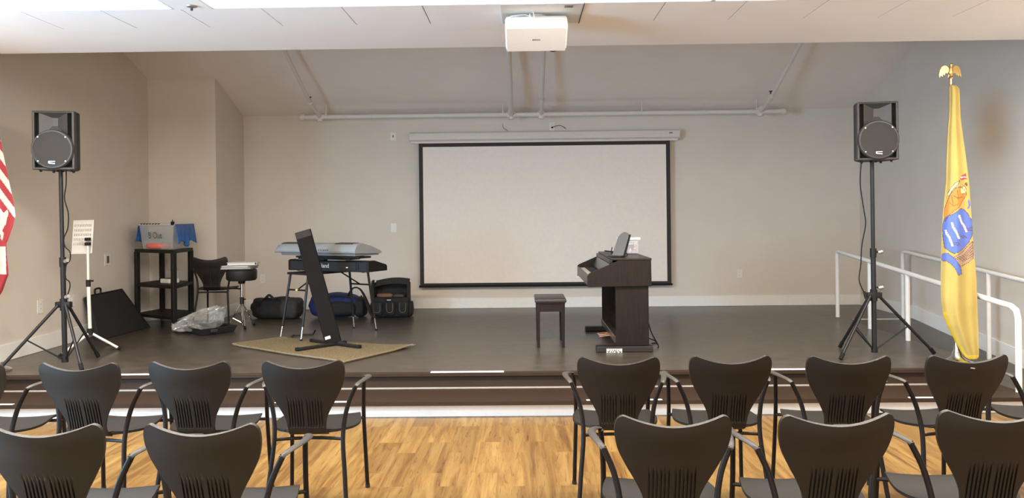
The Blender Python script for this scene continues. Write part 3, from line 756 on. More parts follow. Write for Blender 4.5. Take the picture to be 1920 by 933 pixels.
# translucent tub
cc = (Cn + Lf + Rt + Bk) / 4; 
M_tub = mat('clear_tub_plastic', (.62, .66, .68), .35, alpha=.30, spec=.4)
tt = thing('storage_tub', 'clear plastic storage tub with marker lettering on top of the shelf cart', 'tub', (cc.x, cc.y, 1.175))
ex = (Lf - Cn).normalized(); ey = (Rt - Cn).normalized()
lx, ly = (Lf - Cn).length, (Rt - Cn).length
def tb(u, v, z): return Cn + (Lf - Cn) * u + (Rt - Cn) * v + V((0, 0, z))
zb_, zt_ = 1.178, 1.46
mb = MB()
bot = [tb(.06, .05, zb_), tb(.80, .05, zb_), tb(.80, .88, zb_), tb(.06, .88, zb_)]
top = [tb(.00, .0, zt_), tb(.86, .0, zt_), tb(.86, .94, zt_), tb(.0, .94, zt_)]
mb.add(bot + top, [(0, 1, 2, 3), (0, 1, 5, 4), (1, 2, 6, 5), (2, 3, 7, 6), (3, 0, 4, 7)])
mb.build('tub_body', M_tub, tt, solid=.004)
MB().tube(top + [top[0]], .008, 8).build('rim', mat('tub_rim', (.66, .68, .68), .35), tt, smooth=True)
fx = (top[1] - top[0]).normalized()
nf = V((0, 0, 1)).cross(fx); nf = nf if nf.y < 0 else -nf
ang = atan2(fx.y, fx.x) + pi
text_mesh('B Out', .105, 'marker_lettering', mat('marker_grey', (.10, .10, .11), .6), tt, facing(tb(.45, .0, 1.335) + nf * .008, ang, radians(4)), .0005)
mb = MB()
for k in range(7): mb.box(top[0] + (top[1] - top[0]) * (.42 + .085 * k) + V((0, 0, .008)), (.018, .016, .014), ang)
mb.build('rim_clips', M_blk2, tt)
def soft(name, c, size, m, label, cat, amp=.06, rz_=0, seed=0, group=None, parent=None, fl=None):
    rnd = random.Random(seed); ph = [rnd.uniform(0, 6) for _ in range(6)]
    def fn(q): return 1 + amp * (sin(q.x * 5 + ph[0]) * cos(q.y * 4 + ph[1]) + .6 * sin(q.z * 7 + q.x * 6 + ph[2])) * (.5)
    mb = MB().blob((0, 0, 0), size, fn)
    Mz = Matrix.Rotation(rz_, 3, 'Z')
    for v in mb.bm.verts:
        v.co = Mz @ v.co + V(c)
        if fl is not None: v.co.z = max(v.co.z, fl)
    o = mb.build(name, m, parent, smooth='all', origin=None if parent else c)
    if parent is None: tag(o, label, cat, group)
    return o
o = soft('folded_cloth', tb(.45, .16, 1.215), (.36, .16, .07), mat('pink_cloth', (.85, .19, .17), .8), 'pink item lying at the bottom of the clear tub', 'cloth', rz_=ang, fl=1.182)
# blue plastic bags draped over the tub
M_blue = mat('blue_plastic', (.018, .10, .34), .45, noise=.2, nscale=14)
def drape(name, A, B, zt0, drops, out, label):
    A, B = V(A), V(B); out = V(out)
    def g(u, v):
        x = A + (B - A) * u
        dr = drops[0] + (drops[1] - drops[0]) * abs(sin(u * 5.2 + .6)) 
        k = .018 * sin(u * 26) * v + .02 * v
        return x + out * (.012 + k) + V((0, 0, zt0 - dr * v))
    o = MB().grid(g, 40, 14).build(name, M_blue, solid=.004, smooth='all')
    return tag(o, label, 'plastic bag')
s1 = (tb(.0, 1, 0) - tb(0, 0, 0)).normalized(); nr_ = V((s1.y, -s1.x, 0))
drape('blue_bag', tb(-.01, .02, 0), tb(-.01, .98, 0), 1.465, (.27, .19), nr_, 'blue plastic sheeting hanging over the right side of the tub')
drape('blue_bag', tb(.87, .0, 0), tb(.87, .5, 0), 1.45, (.20, .18), -nr_, 'blue plastic sheeting peeking out at the left side of the tub')
tag(MB().box(tb(.02, -.01, 1.475), (.03, .03, .04), ang, bev=.004).tube([tb(.02, -.01, 1.49), tb(.02, -.01, 1.515)], .006, 6).build('binder_clip', M_blk2), 'black binder clip on the near corner of the clear tub', 'clip')
# gadgets on middle shelf
t = thing('desk_calculator', 'small white boxed device on the middle shelf of the cart', 'device', (cc.x, cc.y, .775))
p0 = V((-4.16, 9.02, .775))
MB().box(p0 + V((0, 0, .025)), (.16, .14, .05), ang, bev=.006).build('body', M_plate, t)
MB().box(p0 + V((.0, -.0, .052)), (.10, .08, .006), ang).build('top_insert', M_blk, t)
tag(MB().box(p0 + V((-.02, .12, .07)), (.20, .06, .14), ang, bev=.008).build('paper_box', mat('grey_card', (.40, .38, .36), .7)), 'grey box standing behind the white device on the cart shelf', 'box')

# ------------------------------------------------------------------ open case tray with crumpled plastic
t = thing('equipment_tray', 'shallow open black case lying on the stage below the armchair', 'case', (-3.62, 8.5, SZ))
A, B, C_, D = V((-3.84, 8.58, SZ)), V((-3.47, 8.24, SZ)), V((-3.20, 8.56, SZ)), V((-3.58, 8.84, SZ))
mb = MB(); mid = (A + B + C_ + D) / 4
inn = [q + (mid - q) * .10 for q in (A, B, C_, D)]; tp_ = [q + (mid - q) * -.03 + V((0, 0, .075)) for q in (A, B, C_, D)]; ti = [q + (mid - q) * .05 + V((0, 0, .075)) for q in (A, B, C_, D)]; ib = [q + (mid - q) * .10 + V((0, 0, .012)) for q in (A, B, C_, D)]
vv = inn + tp_ + ti + ib
fs = [(0, 1, 2, 3)]
for i in range(4):
    j = (i + 1) % 4
    fs += [(i, j, 4 + j, 4 + i), (4 + i, 4 + j, 8 + j, 8 + i), (8 + i, 8 + j, 12 + j, 12 + i)]
fs += [(12, 13, 14, 15)]
mb.add(vv, fs).build('tray_shell', mat('case_black', (.011, .010, .0105), .75), t, bevel=.006)
MB().box(B + V((.12, .06, .05)) , (.07, .02, .03), .5, bev=.004).build('latch', M_blkmet, t)
rnd = random.Random(3)
mb = MB(); cpos = V((-3.62, 8.52, SZ + .115))
def crumple(u, v):
    a, b = 2 * pi * u, pi * (v - .5)
    r = 1 + .22 * sin(a * 5 + v * 9) * sin(v * 17 + a * 3) + .14 * sin(a * 13 + v * 23)
    x = cos(a) * cos(b) * .26 * r; y = sin(a) * cos(b) * .15 * r; z = sin(b) * .10 * r
    sl = .35 * x
    return cpos + V((x * cos(.2) - y * sin(.2), x * sin(.2) + y * cos(.2), max(z + sl * (1 if z > 0 else .2), -.085)))
mb.grid(crumple, 46, 26)
tag(mb.build('plastic_bag', mat('crumpled_clear_plastic', (.45, .44, .42), .10, alpha=.34, spec=1.0)), 'crumpled clear plastic bag lying in the open black case', 'plastic bag')

# ------------------------------------------------------------------ drum stool + binders
Y = 8.90; sc = at(453, 503.5, Y); sb = at(453, 525, Y); X0 = sc.x
t = thing('drum_stool', 'round black drum stool with chrome tripod legs', 'stool', (X0, Y, SZ))
MB().lathe([(.001, sb.z), (.155, sb.z), (.171, sb.z + .02), (.173, sc.z - .02), (.16, sc.z - .004), (.001, sc.z)], (X0, Y, 0), 36).build('seat', mat('vinyl_black', (.016, .015, .014), .45), t, smooth=True)
MB().lathe([(.001, sb.z - .04), (.035, sb.z - .04), (.045, sb.z), (.001, sb.z)], (X0, Y, 0), 16).build('seat_bracket', M_blk, t, smooth=True)
MB().tube([(X0, Y, SZ + .03), (X0, Y, sb.z - .03)], .013, 12).build('stem', M_chr, t, smooth=True)
MB().tube([(X0, Y, SZ + .27), (X0, Y, SZ + .35)], .024, 12).tube([(X0, Y, SZ + .32), (X0 + .05, Y - .03, SZ + .33)], .008, 8).build('height_clamp', M_blk, t, smooth=True)
for k in range(3):
    a = radians(-60 + 120 * k); d = V((cos(a), sin(a), 0))
    lg = MB().tube([V((X0, Y, SZ + .27)) + d * .02, V((X0, Y, SZ + .10)) + d * .12, V((X0, Y, SZ + .015)) + d * .17], .009, 8, smooth_path=4).build('leg', M_chr, t, smooth=True)
    MB().tube([V((X0, Y, SZ + .05)), V((X0, Y, SZ + .11)) + d * .11], .006, 8).build('brace', M_chr, lg)
    MB().tube([V((X0, Y, SZ + .03)) + d * .16, V((X0, Y, SZ + .004)) + d * .18], .014, 8).build('rubber_foot', M_blk2, lg)
M_pap = mat('paper_white', (.66, .62, .56), .7)
for k, (dx_, dz_, w_, dpt, ang_, lab) in enumerate(((-.01, .002, .36, .26, .10, 'lowest binder of the pile on the drum stool'), (.0, .022, .34, .25, -.08, 'middle binder of the pile on the drum stool'), (.045, .047, .33, .25, .16, 'white binder lying topmost on the drum stool'))):
    p = V((X0 + dx_ - .02, Y, sc.z + dz_))
    b = thing('ring_binder', lab, 'binder', p, 'binders on the drum stool')
    hh = .018 if k < 2 else .03
    MB().box(p + V((0, 0, .002)), (w_, dpt, .004), ang_).box(p + V((0, 0, hh)), (w_, dpt, .004), ang_).box(p + Matrix.Rotation(ang_, 3, 'Z') @ V((w_ / 2, 0, hh / 2 + .001)), (.004, dpt, hh), ang_).build('cover', mat('binder_cover_%d' % k, ((.16, .13, .12), (.45, .40, .36), (.72, .69, .62))[k], .5), b)
    MB().box(p + V((-.006, 0, hh / 2 + .001)), (w_ - .03, dpt - .02, hh - .006), ang_).build('pages', M_pap, b)

# ------------------------------------------------------------------ bags at the rear
M_bagk = mat('black_nylon', (.012, .011, .0105), .8, noise=.3, nscale=12, bump=.5, bscale=120)
M_bagg = mat('grey_nylon', (.032, .030, .030), .8, noise=.25, nscale=10, bump=.4, bscale=100)
M_bagb = mat('blue_nylon', (.008, .016, .10), .75, noise=.3, nscale=10, bump=.4, bscale=100)
t = thing('duffel_bag', 'slumped black and grey duffel bag between drum stool and keyboard stand', 'bag', (-3.13, 9.72, SZ))
soft('bag_body', (-3.13, 9.72, SZ + .125), (.62, .34, .27), M_bagk, None, None, .16, seed=2, parent=t, fl=SZ + .001)
soft('end_panel', (-2.94, 9.69, SZ + .125), (.28, .325, .262), M_bagg, None, None, .15, seed=5, parent=t, fl=SZ + .001)
MB().tube([(-3.30, 9.56, SZ + .17), (-3.22, 9.58, SZ + .27), (-3.12, 9.6, SZ + .24), (-3.02, 9.58, SZ + .27), (-2.93, 9.56, SZ + .15)], .013, 8, smooth_path=5, flat=(1, .5)).build('carry_strap', M_bagk, t, smooth=True)
MB().tube([(-3.24, 9.62, SZ + .25), (-3.18, 9.6, SZ + .30), (-3.12, 9.6, SZ + .25)], .016, 8, smooth_path=4).build('flap', M_bagg, t, smooth=True)
t = thing('sports_bag', 'blue and black holdall on the floor under the keyboard stand', 'bag', (-2.38, 9.72, SZ))
soft('bag_body', (-2.38, 9.74, SZ + .155), (.66, .36, .30), M_bagb, None, None, .10, seed=8, parent=t, fl=SZ + .001)
soft('side_pocket', (-2.28, 9.60, SZ + .13), (.36, .16, .18), M_bagk, None, None, .08, seed=9, parent=t, fl=SZ + .002)
soft('end_pocket', (-2.06, 9.74, SZ + .13), (.14, .32, .25), M_bagk, None, None, .10, seed=4, parent=t, fl=SZ + .001)
MB().tube([(-2.20, 9.60, SZ + .27), (-2.12, 9.58, SZ + .38), (-2.03, 9.58, SZ + .36), (-1.95, 9.56, SZ + .22), (-1.91, 9.53, SZ + .10), (-1.86, 9.50, SZ + .03)], .028, 8, smooth_path=6, flat=(1, .35)).build('shoulder_strap', M_bagk, t, smooth=True)
MB().tube([(-2.62, 9.57, SZ + .26), (-2.40, 9.55, SZ + .29), (-2.15, 9.58, SZ + .27)], .008, 8, smooth_path=4).build('piping', M_bagk, t, smooth=True)
t = thing('tool_bag', 'black tool bag with silver piping and open top by the rear wall', 'bag', (-1.67, 9.75, SZ))
MB().box((-1.67, 9.76, SZ + .13), (.45, .26, .25), bev=.03).build('bag_body', M_bagk, t, smooth=True)
mb = MB()
def lid(u, v): return V((-1.885 + .43 * u, 9.76 + .10 - .02 * sin(pi * v), SZ + .22 + v * (.225 + .03 * sin(u * pi * .9) + .015 * u)))
mb.grid(lid, 12, 8); mb.build('lid', M_bagk, t, solid=.02, smooth='all')
mb = MB().grid(lambda u, v: V((-1.88 + .43 * u, 9.85 - .17 * v, SZ + .435 + .03 * sin(u * pi * .9) + .015 * u - .05 * v)), 12, 6)
mb.build('lid_flap', M_bagk, t, solid=.012, smooth='all')
for sx_ in (-1.885, -1.455): MB().box((sx_, 9.76, SZ + .30), (.02, .2, .26), bev=.006).build('side_wall', M_bagk, t)
MB().tube([(-1.885, 9.66, SZ + .20), (-1.895, 9.66, SZ + .43), (-1.87, 9.66, SZ + .455)], .018, 8, smooth_path=4).build('frame_tube', M_blk, t, smooth=True)
for cx in (-1.83, -1.67, -1.51):
    mb = MB().box((cx, 9.615, SZ + .12), (.13, .05, .17), bev=.02); mb.build('pocket', M_bagk, t, smooth=True)
    w_ = .038
    MB().tube([(cx - w_, 9.586, SZ + .185), (cx - w_, 9.585, SZ + .11), (cx - w_ * .6, 9.585, SZ + .075), (cx + w_ * .6, 9.585, SZ + .075), (cx + w_, 9.585, SZ + .11), (cx + w_, 9.586, SZ + .185)], .0028, 6, smooth_path=4).build('piping', mat('silver_piping', (.20, .185, .16), .6), t, smooth=True)
MB().box((-1.68, 9.60, SZ + .225), (.05, .005, .012)).build('badge', M_knob, t)
for sx in (-1, 1): soft('end_pocket', (-1.67 + sx * .235, 9.76, SZ + .1), (.07, .22, .19), M_bagk, None, None, .05, seed=6, parent=t, fl=SZ + .001)
o = soft('work_glove', (-1.75, 9.72, SZ + .27), (.20, .10, .06), mat('tan_leather', (.17, .085, .05), .7), 'tan leather item lying in the open tool bag', 'glove', .15, seed=11)
o = soft('tool_roll', (-1.58, 9.73, SZ + .262), (.15, .09, .05), mat('olive_cloth', (.06, .055, .04), .8), 'dark bundle beside the tan item in the tool bag', 'bundle', .12, seed=12)

# ------------------------------------------------------------------ rug
mb = MB()
RC = [V((-2.88, 7.58, 0)), V((-1.557, 6.64, 0)), V((-1.08, 7.42, 0)), V((-2.50, 7.97, 0))]
def rug(u, v):
    p = (RC[0] * (1 - u) + RC[1] * u) * (1 - v) + (RC[3] * (1 - u) + RC[2] * u) * v
    e = .012 * sin(u * 9) * (1 - v) + .010 * sin(u * 14 + 1) * v
    lift = .012 + .016 * max(0, (u - .85) / .15) * max(0, (v - .7) / .3) + .012 * max(0, (.08 - u) / .08)
    return V((p.x, p.y + e, SZ + lift * 1.0))
mb.grid(rug, 60, 40)
m_rug = mat('coir_rug', (.19, .145, .08), .95, noise=.45, nscale=90, bump=1.0, bscale=220, spec=.1)
t = thing('rug', 'tan woven mat lying askew under the leaning board stand', 'rug', (-2.0, 7.4, SZ))
o = mb.build('mat_pile', m_rug, t, solid=.014)
r_ = MB()
rnd = random.Random(5)
edge = [rug(k / 30, 0) for k in range(31)] + [rug(1, k / 20) for k in range(1, 21)]
r_.tube([p + V((0, 0, .004)) for p in edge], .005, 6)
r_.tube([p + V((0, 0, .002)) for p in [rug(0, k / 20) for k in range(21)]], .006, 6)
for k in range(8):
    p = rug(1, rnd.uniform(.86, 1)); r_.tube([p, p + V((rnd.uniform(.01, .05), rnd.uniform(-.03, .03), rnd.uniform(-.004, .012)))], .0025, 5)
r_.build('frayed_edge', mat('rug_fray', (.24, .195, .13), .9), t)

# ------------------------------------------------------------------ leaning channel stand (on the rug)
t = thing('board_stand', 'tall black channel-shaped column stand leaning left on its crossed feet', 'stand', (-1.86, 7.45, SZ + .025))
M_col = mat('stand_fabric_black', (.008, .0065, .0055), .8, spec=.15)
ZF = SZ + .035
top_c, bot_c = at(568.5, 433, 7.55), V((-1.845, 7.46, ZF + .01))
ax = (top_c - bot_c); Lc = ax.length; ax = ax.normalized()
sd = V((1, 0, 0)); sd = (sd - ax * sd.dot(ax)).normalized(); nn = ax.cross(sd).normalized()
RM = Matrix((sd, nn, ax)).transposed()
wt, wb = .157, .150
mb = MB()
def pr(x, y, z): return bot_c + RM @ V((x, y, z))
sec = [(-.078, 0), (-.078, -.028), (-.070, -.033), (.070, -.033), (.078, -.028), (.078, 0), (.070, 0), (.068, -.020), (-.068, -.020), (-.070, 0)]
mb.add([pr(x, -y if False else y, 0) for x, y in sec] + [pr(x * 1.0, y, Lc) for x, y in sec], [tuple(range(10))[::-1], tuple(range(10, 20))] + [(i, (i + 1) % 10, 10 + (i + 1) % 10, 10 + i) for i in range(10)])
mb.build('column', M_col, t, bevel=.002)
mb = MB().box(pr(0, -.018, Lc - .035), (.152, .034, .07), RM, bev=.006); mb.build('top_cap', mat('stand_top_mesh', (.03, .026, .022), .7, spec=.2), t)
MB().box(pr(-.035, -.0345, .065), (.052, .002, .028), RM).build('label_sticker', M_strip, t)
def bar(a, b, nm='foot_bar'):
    a, b = V(a), V(b); d = (b - a); M_ = Matrix.Rotation(atan2(d.y, d.x), 3, 'Z')
    lg = MB().box((a + b) / 2, (d.length, .040, .024), M_, bev=.004).build(nm, M_blkmet, t)
    for e in (a, b): MB().box(e, (.03, .038, .030), M_, bev=.005).build('end_cap', M_blk2, lg)
f1 = V((-2.115, 7.16, ZF + .004)); f2 = V((-2.12, 7.68, ZF + .004)); f3 = V((-1.56, 7.28, ZF + .004)); hub = V((-1.83, 7.46, ZF + .004))
bar(f1, hub + (hub - f1) * .25); bar(f2, f3)

# ------------------------------------------------------------------ keyboard stand, two keyboards
t = thing('keyboard_stand', 'black folding table stand with splayed chrome-tipped legs under the keyboards', 'keyboard stand', (-2.06, 8.27, SZ))
TT = .945
tips = [V((-2.531, 7.987, SZ)), V((-2.247, 7.75, SZ + .024)), V((-1.931, 8.748, SZ)), V((-1.644, 8.568, SZ))]
tops = [at(545, 512, 8.05), at(578, 515, 7.86), at(655, 505, 8.66), at(689, 505, 8.50)]
tops = [V((p.x, p.y, TT)) for p in tops]
cen = sum(tops, V()) / 4
u_ = (tops[2] - tops[0]).normalized(); v_ = (tops[1] - tops[0]).normalized()
co = [tops[0] - u_ * .03 - v_ * .02, tops[1] - u_ * .03 + v_ * .02, tops[3] + u_ * .03 + v_ * .02, tops[2] + u_ * .03 - v_ * .02]
MB().prism([V((p.x, p.y, TT - .012)) for p in co], (0, 0, .022)).build('table_top', M_blk, t, bevel=.003)
for a, b in zip(tops, tips):
    k = a + (b - a) * .80
    lg = MB().tube([a, k], .0135, 10).build('leg', M_blkmet, t, smooth=True)
    MB().tube([k, b + V((0, 0, .012))], .009, 10).build('leg_tip', M_chr, lg, smooth=True)
    MB().tube([b + V((0, 0, .016)), b], .013, 8).build('rubber_foot', M_blk2, lg)
for i, j, dirn in ((0, 1, 1), (2, 3, -1)):
    a = tops[i] + (tips[i] - tops[i]) * .25; b = tops[j] + (tips[j] - tops[j]) * .25
    MB().tube([a, b], .009, 8).build('crossbar', M_blkmet, t, smooth=True)
    m_ = (a + b) / 2; MB().tube([m_, V((m_.x, m_.y, 0)) + u_ * dirn * .28 + V((0, 0, TT - .01))], .008, 8).build('brace', M_blkmet, t, smooth=True)
    if i == 0: MB().box(m_, (.03, .03, .02), bev=.003).build('tag_sleeve', mat('yellow_tag', (.55, .55, .08), .5), t)
# keyboards: local x = along the rear edge (from far left to near right), y = depth away
KA = radians(-27)
def kb_frame(corner):   # corner = near right rear-bottom corner
    ex = V((cos(KA), sin(KA), 0)); ey = V((-sin(KA), cos(KA), 0))
    return lambda x, y, z: V(corner) + ex * x + ey * y + V((0, 0, z))
cb = at(691, 512, 7.75); cb.z = TT + .012
K = kb_frame(cb)
L1 = 1.07
t = thing('stage_keyboard', 'black keyboard lying on the folding stand under the grey keyboard', 'keyboard', K(-L1 / 2, .15, 0))
MK = mat('black_keyboard_shell', (.014, .017, .021), .42, spec=.35)
pf = [(.0, .012), (.0, .105), (.02, .118), (.10, .118), (.28, .070), (.30, .055), (.30, .012)]
MB().prism([K(-L1, y, z) for y, z in pf], K(L1, 0, 0) - K(0, 0, 0)).build('case', MK, t, bevel=.004)
for x0_, x1_ in ((-L1, -L1 + .03), (-.03, .0)):
    MB().prism([K(x0_ - (.004 if x0_ < -.5 else -.004), y, z) for y, z in [(-.004, .008), (-.004, .11), (.02, .122), (.10, .122), (.29, .072), (.305, .055), (.305, .008)]], K(x1_ - x0_, 0, 0) - K(0, 0, 0)).build('end_cheek', mat('keyboard_cheek', (.008, .007, .006), .6, spec=.25), t, bevel=.004)
MB().prism([K(-L1 + .04, y, z) for y, z in [(.17, .101), (.285, .071), (.297, .071), (.297, .085), (.17, .115)]], K(L1 - .08, 0, 0) - K(0, 0, 0)).build('white_keys', M_plate, t)
for x_ in (-L1 + .1, -.1):
    for y_ in (.04, .26): MB().lathe([(.001, 0), (.015, 0), (.015, .014), (.001, .014)], K(x_, y_, -.001), 10).build('foot', M_blk2, t)
MB().box(K(-.70, .06, .128), (.20, .09, .022), KA, bev=.003).build('top_pod', MK, t)
o_ = K(-.555, -.0062, .058)
text_mesh('Roland', .062, 'lettering', mat('lettering_grey', (.55, .55, .55), .5), t, facing(K(-.60, -.0015, .062), KA), .0006)
MB().box(K(-.275, -.003, .05), (.022, .004, .010), KA).build('port_label', mat('white_label', (.9, .9, .92), .4), t)
MB().box(K(-.16, -.001, .06), (.005, .004, .09), KA).box(K(-.13, -.001, .06), (.012, .004, .09), KA).build('rear_rib', mat('keyboard_cheek', (.014, .012, .011)), t)
MB().box(K(-L1 / 2, -.002, .015), (L1 - .02, .006, .018), KA).build('rear_rail', M_blk, t)
# riser blocks carrying the upper keyboard
zt1 = cb.z + .122
cg = at(666, 480.6, 7.72); cg.z = at(666, 481, 7.74).z
Kg = kb_frame(cg)
L2 = 1.09
gap = cg.z - zt1 - .002
t = thing('keyboard_riser', 'black riser board between the two stacked keyboards', 'riser', Kg(-L2 / 2, .2, -.02))
zz = (cg.z + zt1) / 2
MB().box(Kg(-.45, .12, (zt1 - cg.z) / 2 ), (.70, .16, cg.z - zt1 - .016), KA, bev=.004).build('riser_block', M_blk2, t)
MB().box(Kg(-.40, .13, -.012), (.84, .20, .018), KA, bev=.003).build('riser_top', M_blk2, t)
tag(MB().box(K(-.42, .035, .1255), (.24, .05, .013), KA).build('paper_strip', M_pap), 'folded paper lying on the black keyboard behind the riser', 'paper')
t = thing('grey_keyboard', 'silver grey portable keyboard stacked on top, seen from behind', 'keyboard', Kg(-L2 / 2, .2, 0))
MG = mat('grey_keyboard_shell', (.235, .25, .26), .42, noise=.05, nscale=6)
MG2 = mat('grey_keyboard_lower', (.17, .185, .20), .4)
pf = [(.0, .035), (-.006, .05), (.008, .088), (.03, .118), (.065, .130), (.14, .133), (.26, .105), (.40, .055), (.43, .035), (.43, .022), (.42, .018)]
n_ = len(pf)
mb = MB(); secs = []
# rounded left and right ends
for x_, k_ in ((-L2, .55), (-L2 + .02, .85), (-L2 + .09, 1), (-.06, 1), (-.012, .97), (0, .93)):
    secs.append([mb.bm.verts.new(Kg(x_, y, .018 + (z - .018) * k_ if x_ < -.5 else .018 + (z - .018) * (k_))) for y, z in pf])
for a, b in zip(secs, secs[1:]):
    for i in range(n_): mb.bm.faces.new((a[i], a[(i + 1) % n_], b[(i + 1) % n_], b[i]))
mb.bm.faces.new(secs[0]); mb.bm.faces.new(secs[-1][::-1])
mb.build('upper_case', MG, t, smooth=True)
MB().prism([Kg(-L2 + .07, y, z) for y, z in ((.03, .002), (.015, .034), (.42, .026), (.41, .002))], Kg(L2 - .09, 0, 0) - Kg(0, 0, 0)).build('lower_case', MG2, t, bevel=.005)
for a_, b_2 in ((-L2 + .06, -L2 + .30), (-.30, -.07)):
    MB().prism([Kg(a_, y, z) for y, z in ((.04, .126), (.068, .1345), (.14, .1375), (.14, .13), (.04, .12))], Kg(b_2 - a_, 0, 0) - Kg(0, 0, 0)).build('speaker_grille', mat('grille_brown', (.055, .045, .038), .7), t)
mb = MB()
for k, x_ in enumerate((-.47, -.44, -.405, -.38, -.355)): mb.lathe([(.001, 0), (.0075, 0), (.0075, .006), (.001, .006)], Kg(x_, -.008, .062), 10, axis='Y')
mb.build('port_holes', M_slot, t)
MB().prism([Kg(-L2 + .05, y, z) for y, z in ((.27, .098), (.425, .036), (.44, .036), (.44, .05), (.27, .112))], Kg(L2 - .10, 0, 0) - Kg(0, 0, 0)).build('white_keys', M_plate, t)
t = thing('sustain_pedal', 'small black bracket lying under the keyboard stand behind the rug', 'pedal', (-2.2, 8.15, SZ))
pa, pb_ = at(550, 623, 8.2), at(585, 620, 8.2)
MB().tube([V((pa.x, 8.2, SZ + .012)), V((pb_.x, 8.25, SZ + .012))], .010, 8).build('bar', M_blk, t)
MB().tube([V((pb_.x, 8.25, SZ + .012)), V((pb_.x + .03, 8.22, SZ + .06))], .008, 8).tube([V((pa.x, 8.2, SZ + .012)), V((pa.x + .01, 8.1, SZ + .012))], .008, 8).build('foot', M_blk, t)

# ------------------------------------------------------------------ piano bench
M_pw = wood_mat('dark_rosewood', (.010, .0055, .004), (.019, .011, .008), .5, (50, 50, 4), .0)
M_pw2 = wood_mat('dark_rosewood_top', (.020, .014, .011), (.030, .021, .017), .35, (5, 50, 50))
bx0, bx1, by0, by1 = .118, .395, 7.36, 7.84
t = thing('piano_bench', 'dark wooden piano bench with padded brown vinyl top', 'bench', ((bx0 + bx1) / 2, 7.6, SZ))
MB().box(((bx0 + bx1) / 2, 7.6, .703), (bx1 - bx0 + .025, by1 - by0 + .03, .038), bev=.014).build('seat_cushion', mat('brown_vinyl', (.030, .022, .019), .38), t, smooth=True)
MB().bx(bx0, bx1, by0, by1, .672, .686, bev=.003).build('seat_board', M_pw, t)
MB().bx(bx0 + .012, bx1 - .012, by0 + .01, by0 + .03, .60, .673).bx(bx0 + .012, bx1 - .012, by1 - .03, by1 - .01, .60, .673).bx(bx0 + .008, bx0 + .026, by0 + .01, by1 - .01, .60, .673).bx(bx1 - .026, bx1 - .008, by0 + .01, by1 - .01, .60, .673).build('apron', M_pw, t)
for x in (bx0 + .02, bx1 - .02):
    for y in (by0 + .022, by1 - .022):
        mb = MB().box((x, y, (SZ + .672) / 2), (.026, .028, .672 - SZ)); 
        for v in mb.bm.verts:
            if v.co.z > .5: v.co.x += (v.co.x - x) * .35; v.co.y += (v.co.y - y) * .3
        mb.build('leg', M_pw, t, bevel=.002)
MB().box((bx0 + .006, 7.50, .645), (.003, .05, .03)).build('label_sticker', M_strip, t)

# ------------------------------------------------------------------ digital piano (player sits to the left)
yn, yf_ = 7.10, 8.46     # near and far side panels
t = thing('digital_piano', 'dark rosewood digital piano seen side-on with its keys facing left', 'piano', (.95, 7.8, SZ))
def S(px, py, Y=yn): p_ = at(px, py, Y); return (p_.x, p_.z)
prof = [S(1102, 538), S(1102, 516), S(1105, 512.5), S(1154, 491), S(1158, 488), S(1218.5, 485.5), S(1221, 487), S(1222, 536)]
for y, nm in ((yn, 'side_panel'), (yf_ - .03, 'side_panel')):
    MB().prism([(x, y, z) for x, z in prof], (0, .03, 0)).build(nm, M_pw, t, bevel=.004)
xf, zb2 = prof[0][0], prof[0][1]; xb, zt2 = prof[6][0], prof[5][1]
zk = zb2 + .075
MB().bx(xf + .004, xb - .01, yn + .03, yf_ - .03, zb2 + .01, zk - .01).build('key_bed', M_pw, t)
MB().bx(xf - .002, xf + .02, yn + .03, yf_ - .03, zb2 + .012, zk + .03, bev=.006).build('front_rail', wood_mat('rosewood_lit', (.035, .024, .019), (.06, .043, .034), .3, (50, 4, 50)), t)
M_key = mat('ivory_keys', (.78, .75, .68), .3)
kx0, kx1 = xf + .022, xf + .16
nk = 52; dy = (yf_ - yn - .10) / nk
mb = MB()
for k in range(nk): mb.bx(kx0, kx1, yn + .05 + dy * k + .0006, yn + .05 + dy * (k + 1) - .0006, zk - .012, zk + .018, bev=.0015)
o = mb.build('white_keys', M_key, t); o['kind'] = 'stuff'
mb = MB()
for k in range(nk - 1):
    if (k + 5) % 7 in (2, 6): continue
    y = yn + .05 + dy * (k + 1); mb.bx(kx0 + .055, kx1, y - .006, y + .006, zk + .018, zk + .029, bev=.001)
o = mb.build('black_keys', M_blk, t); o['kind'] = 'stuff'
MB().bx(kx0 - .002, kx1 + .0, yn + .03, yn + .05, zk - .01, zk + .025).bx(kx0 - .002, kx1, yf_ - .05, yf_ - .03, zk - .01, zk + .025).build('key_block', M_pw, t)
# control panel sloping up to the top
xt, ztp = S(1156, 489)[0], zt2
mb = MB().prism([(kx1, yn + .03, zk), (kx1, yn + .03, zk + .045), (xt - .055, yn + .03, ztp - .045), (xt - .01, yn + .03, ztp - .045), (xt, yn + .03, zk)], (0, yf_ - yn - .06, 0))
mb.build('control_panel', mat('piano_panel_black', (.02, .018, .017), .25), t)
mb = MB()
for k in range(14): mb.box((kx1 + .05 + .0, yn + .22 + .07 * k, zk + .068), (.012, .022, .006), Matrix.Rotation(-.75, 3, 'Y'))
mb.build('panel_buttons', M_knob, t)
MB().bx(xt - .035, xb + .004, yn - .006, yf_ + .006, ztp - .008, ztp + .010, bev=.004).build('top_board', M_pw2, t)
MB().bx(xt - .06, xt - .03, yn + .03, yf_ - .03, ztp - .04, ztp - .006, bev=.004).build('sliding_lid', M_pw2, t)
MB().bx(xb - .02, xb - .005, yn + .03, yf_ - .03, zb2, ztp - .008).build('back_panel', M_pw, t)
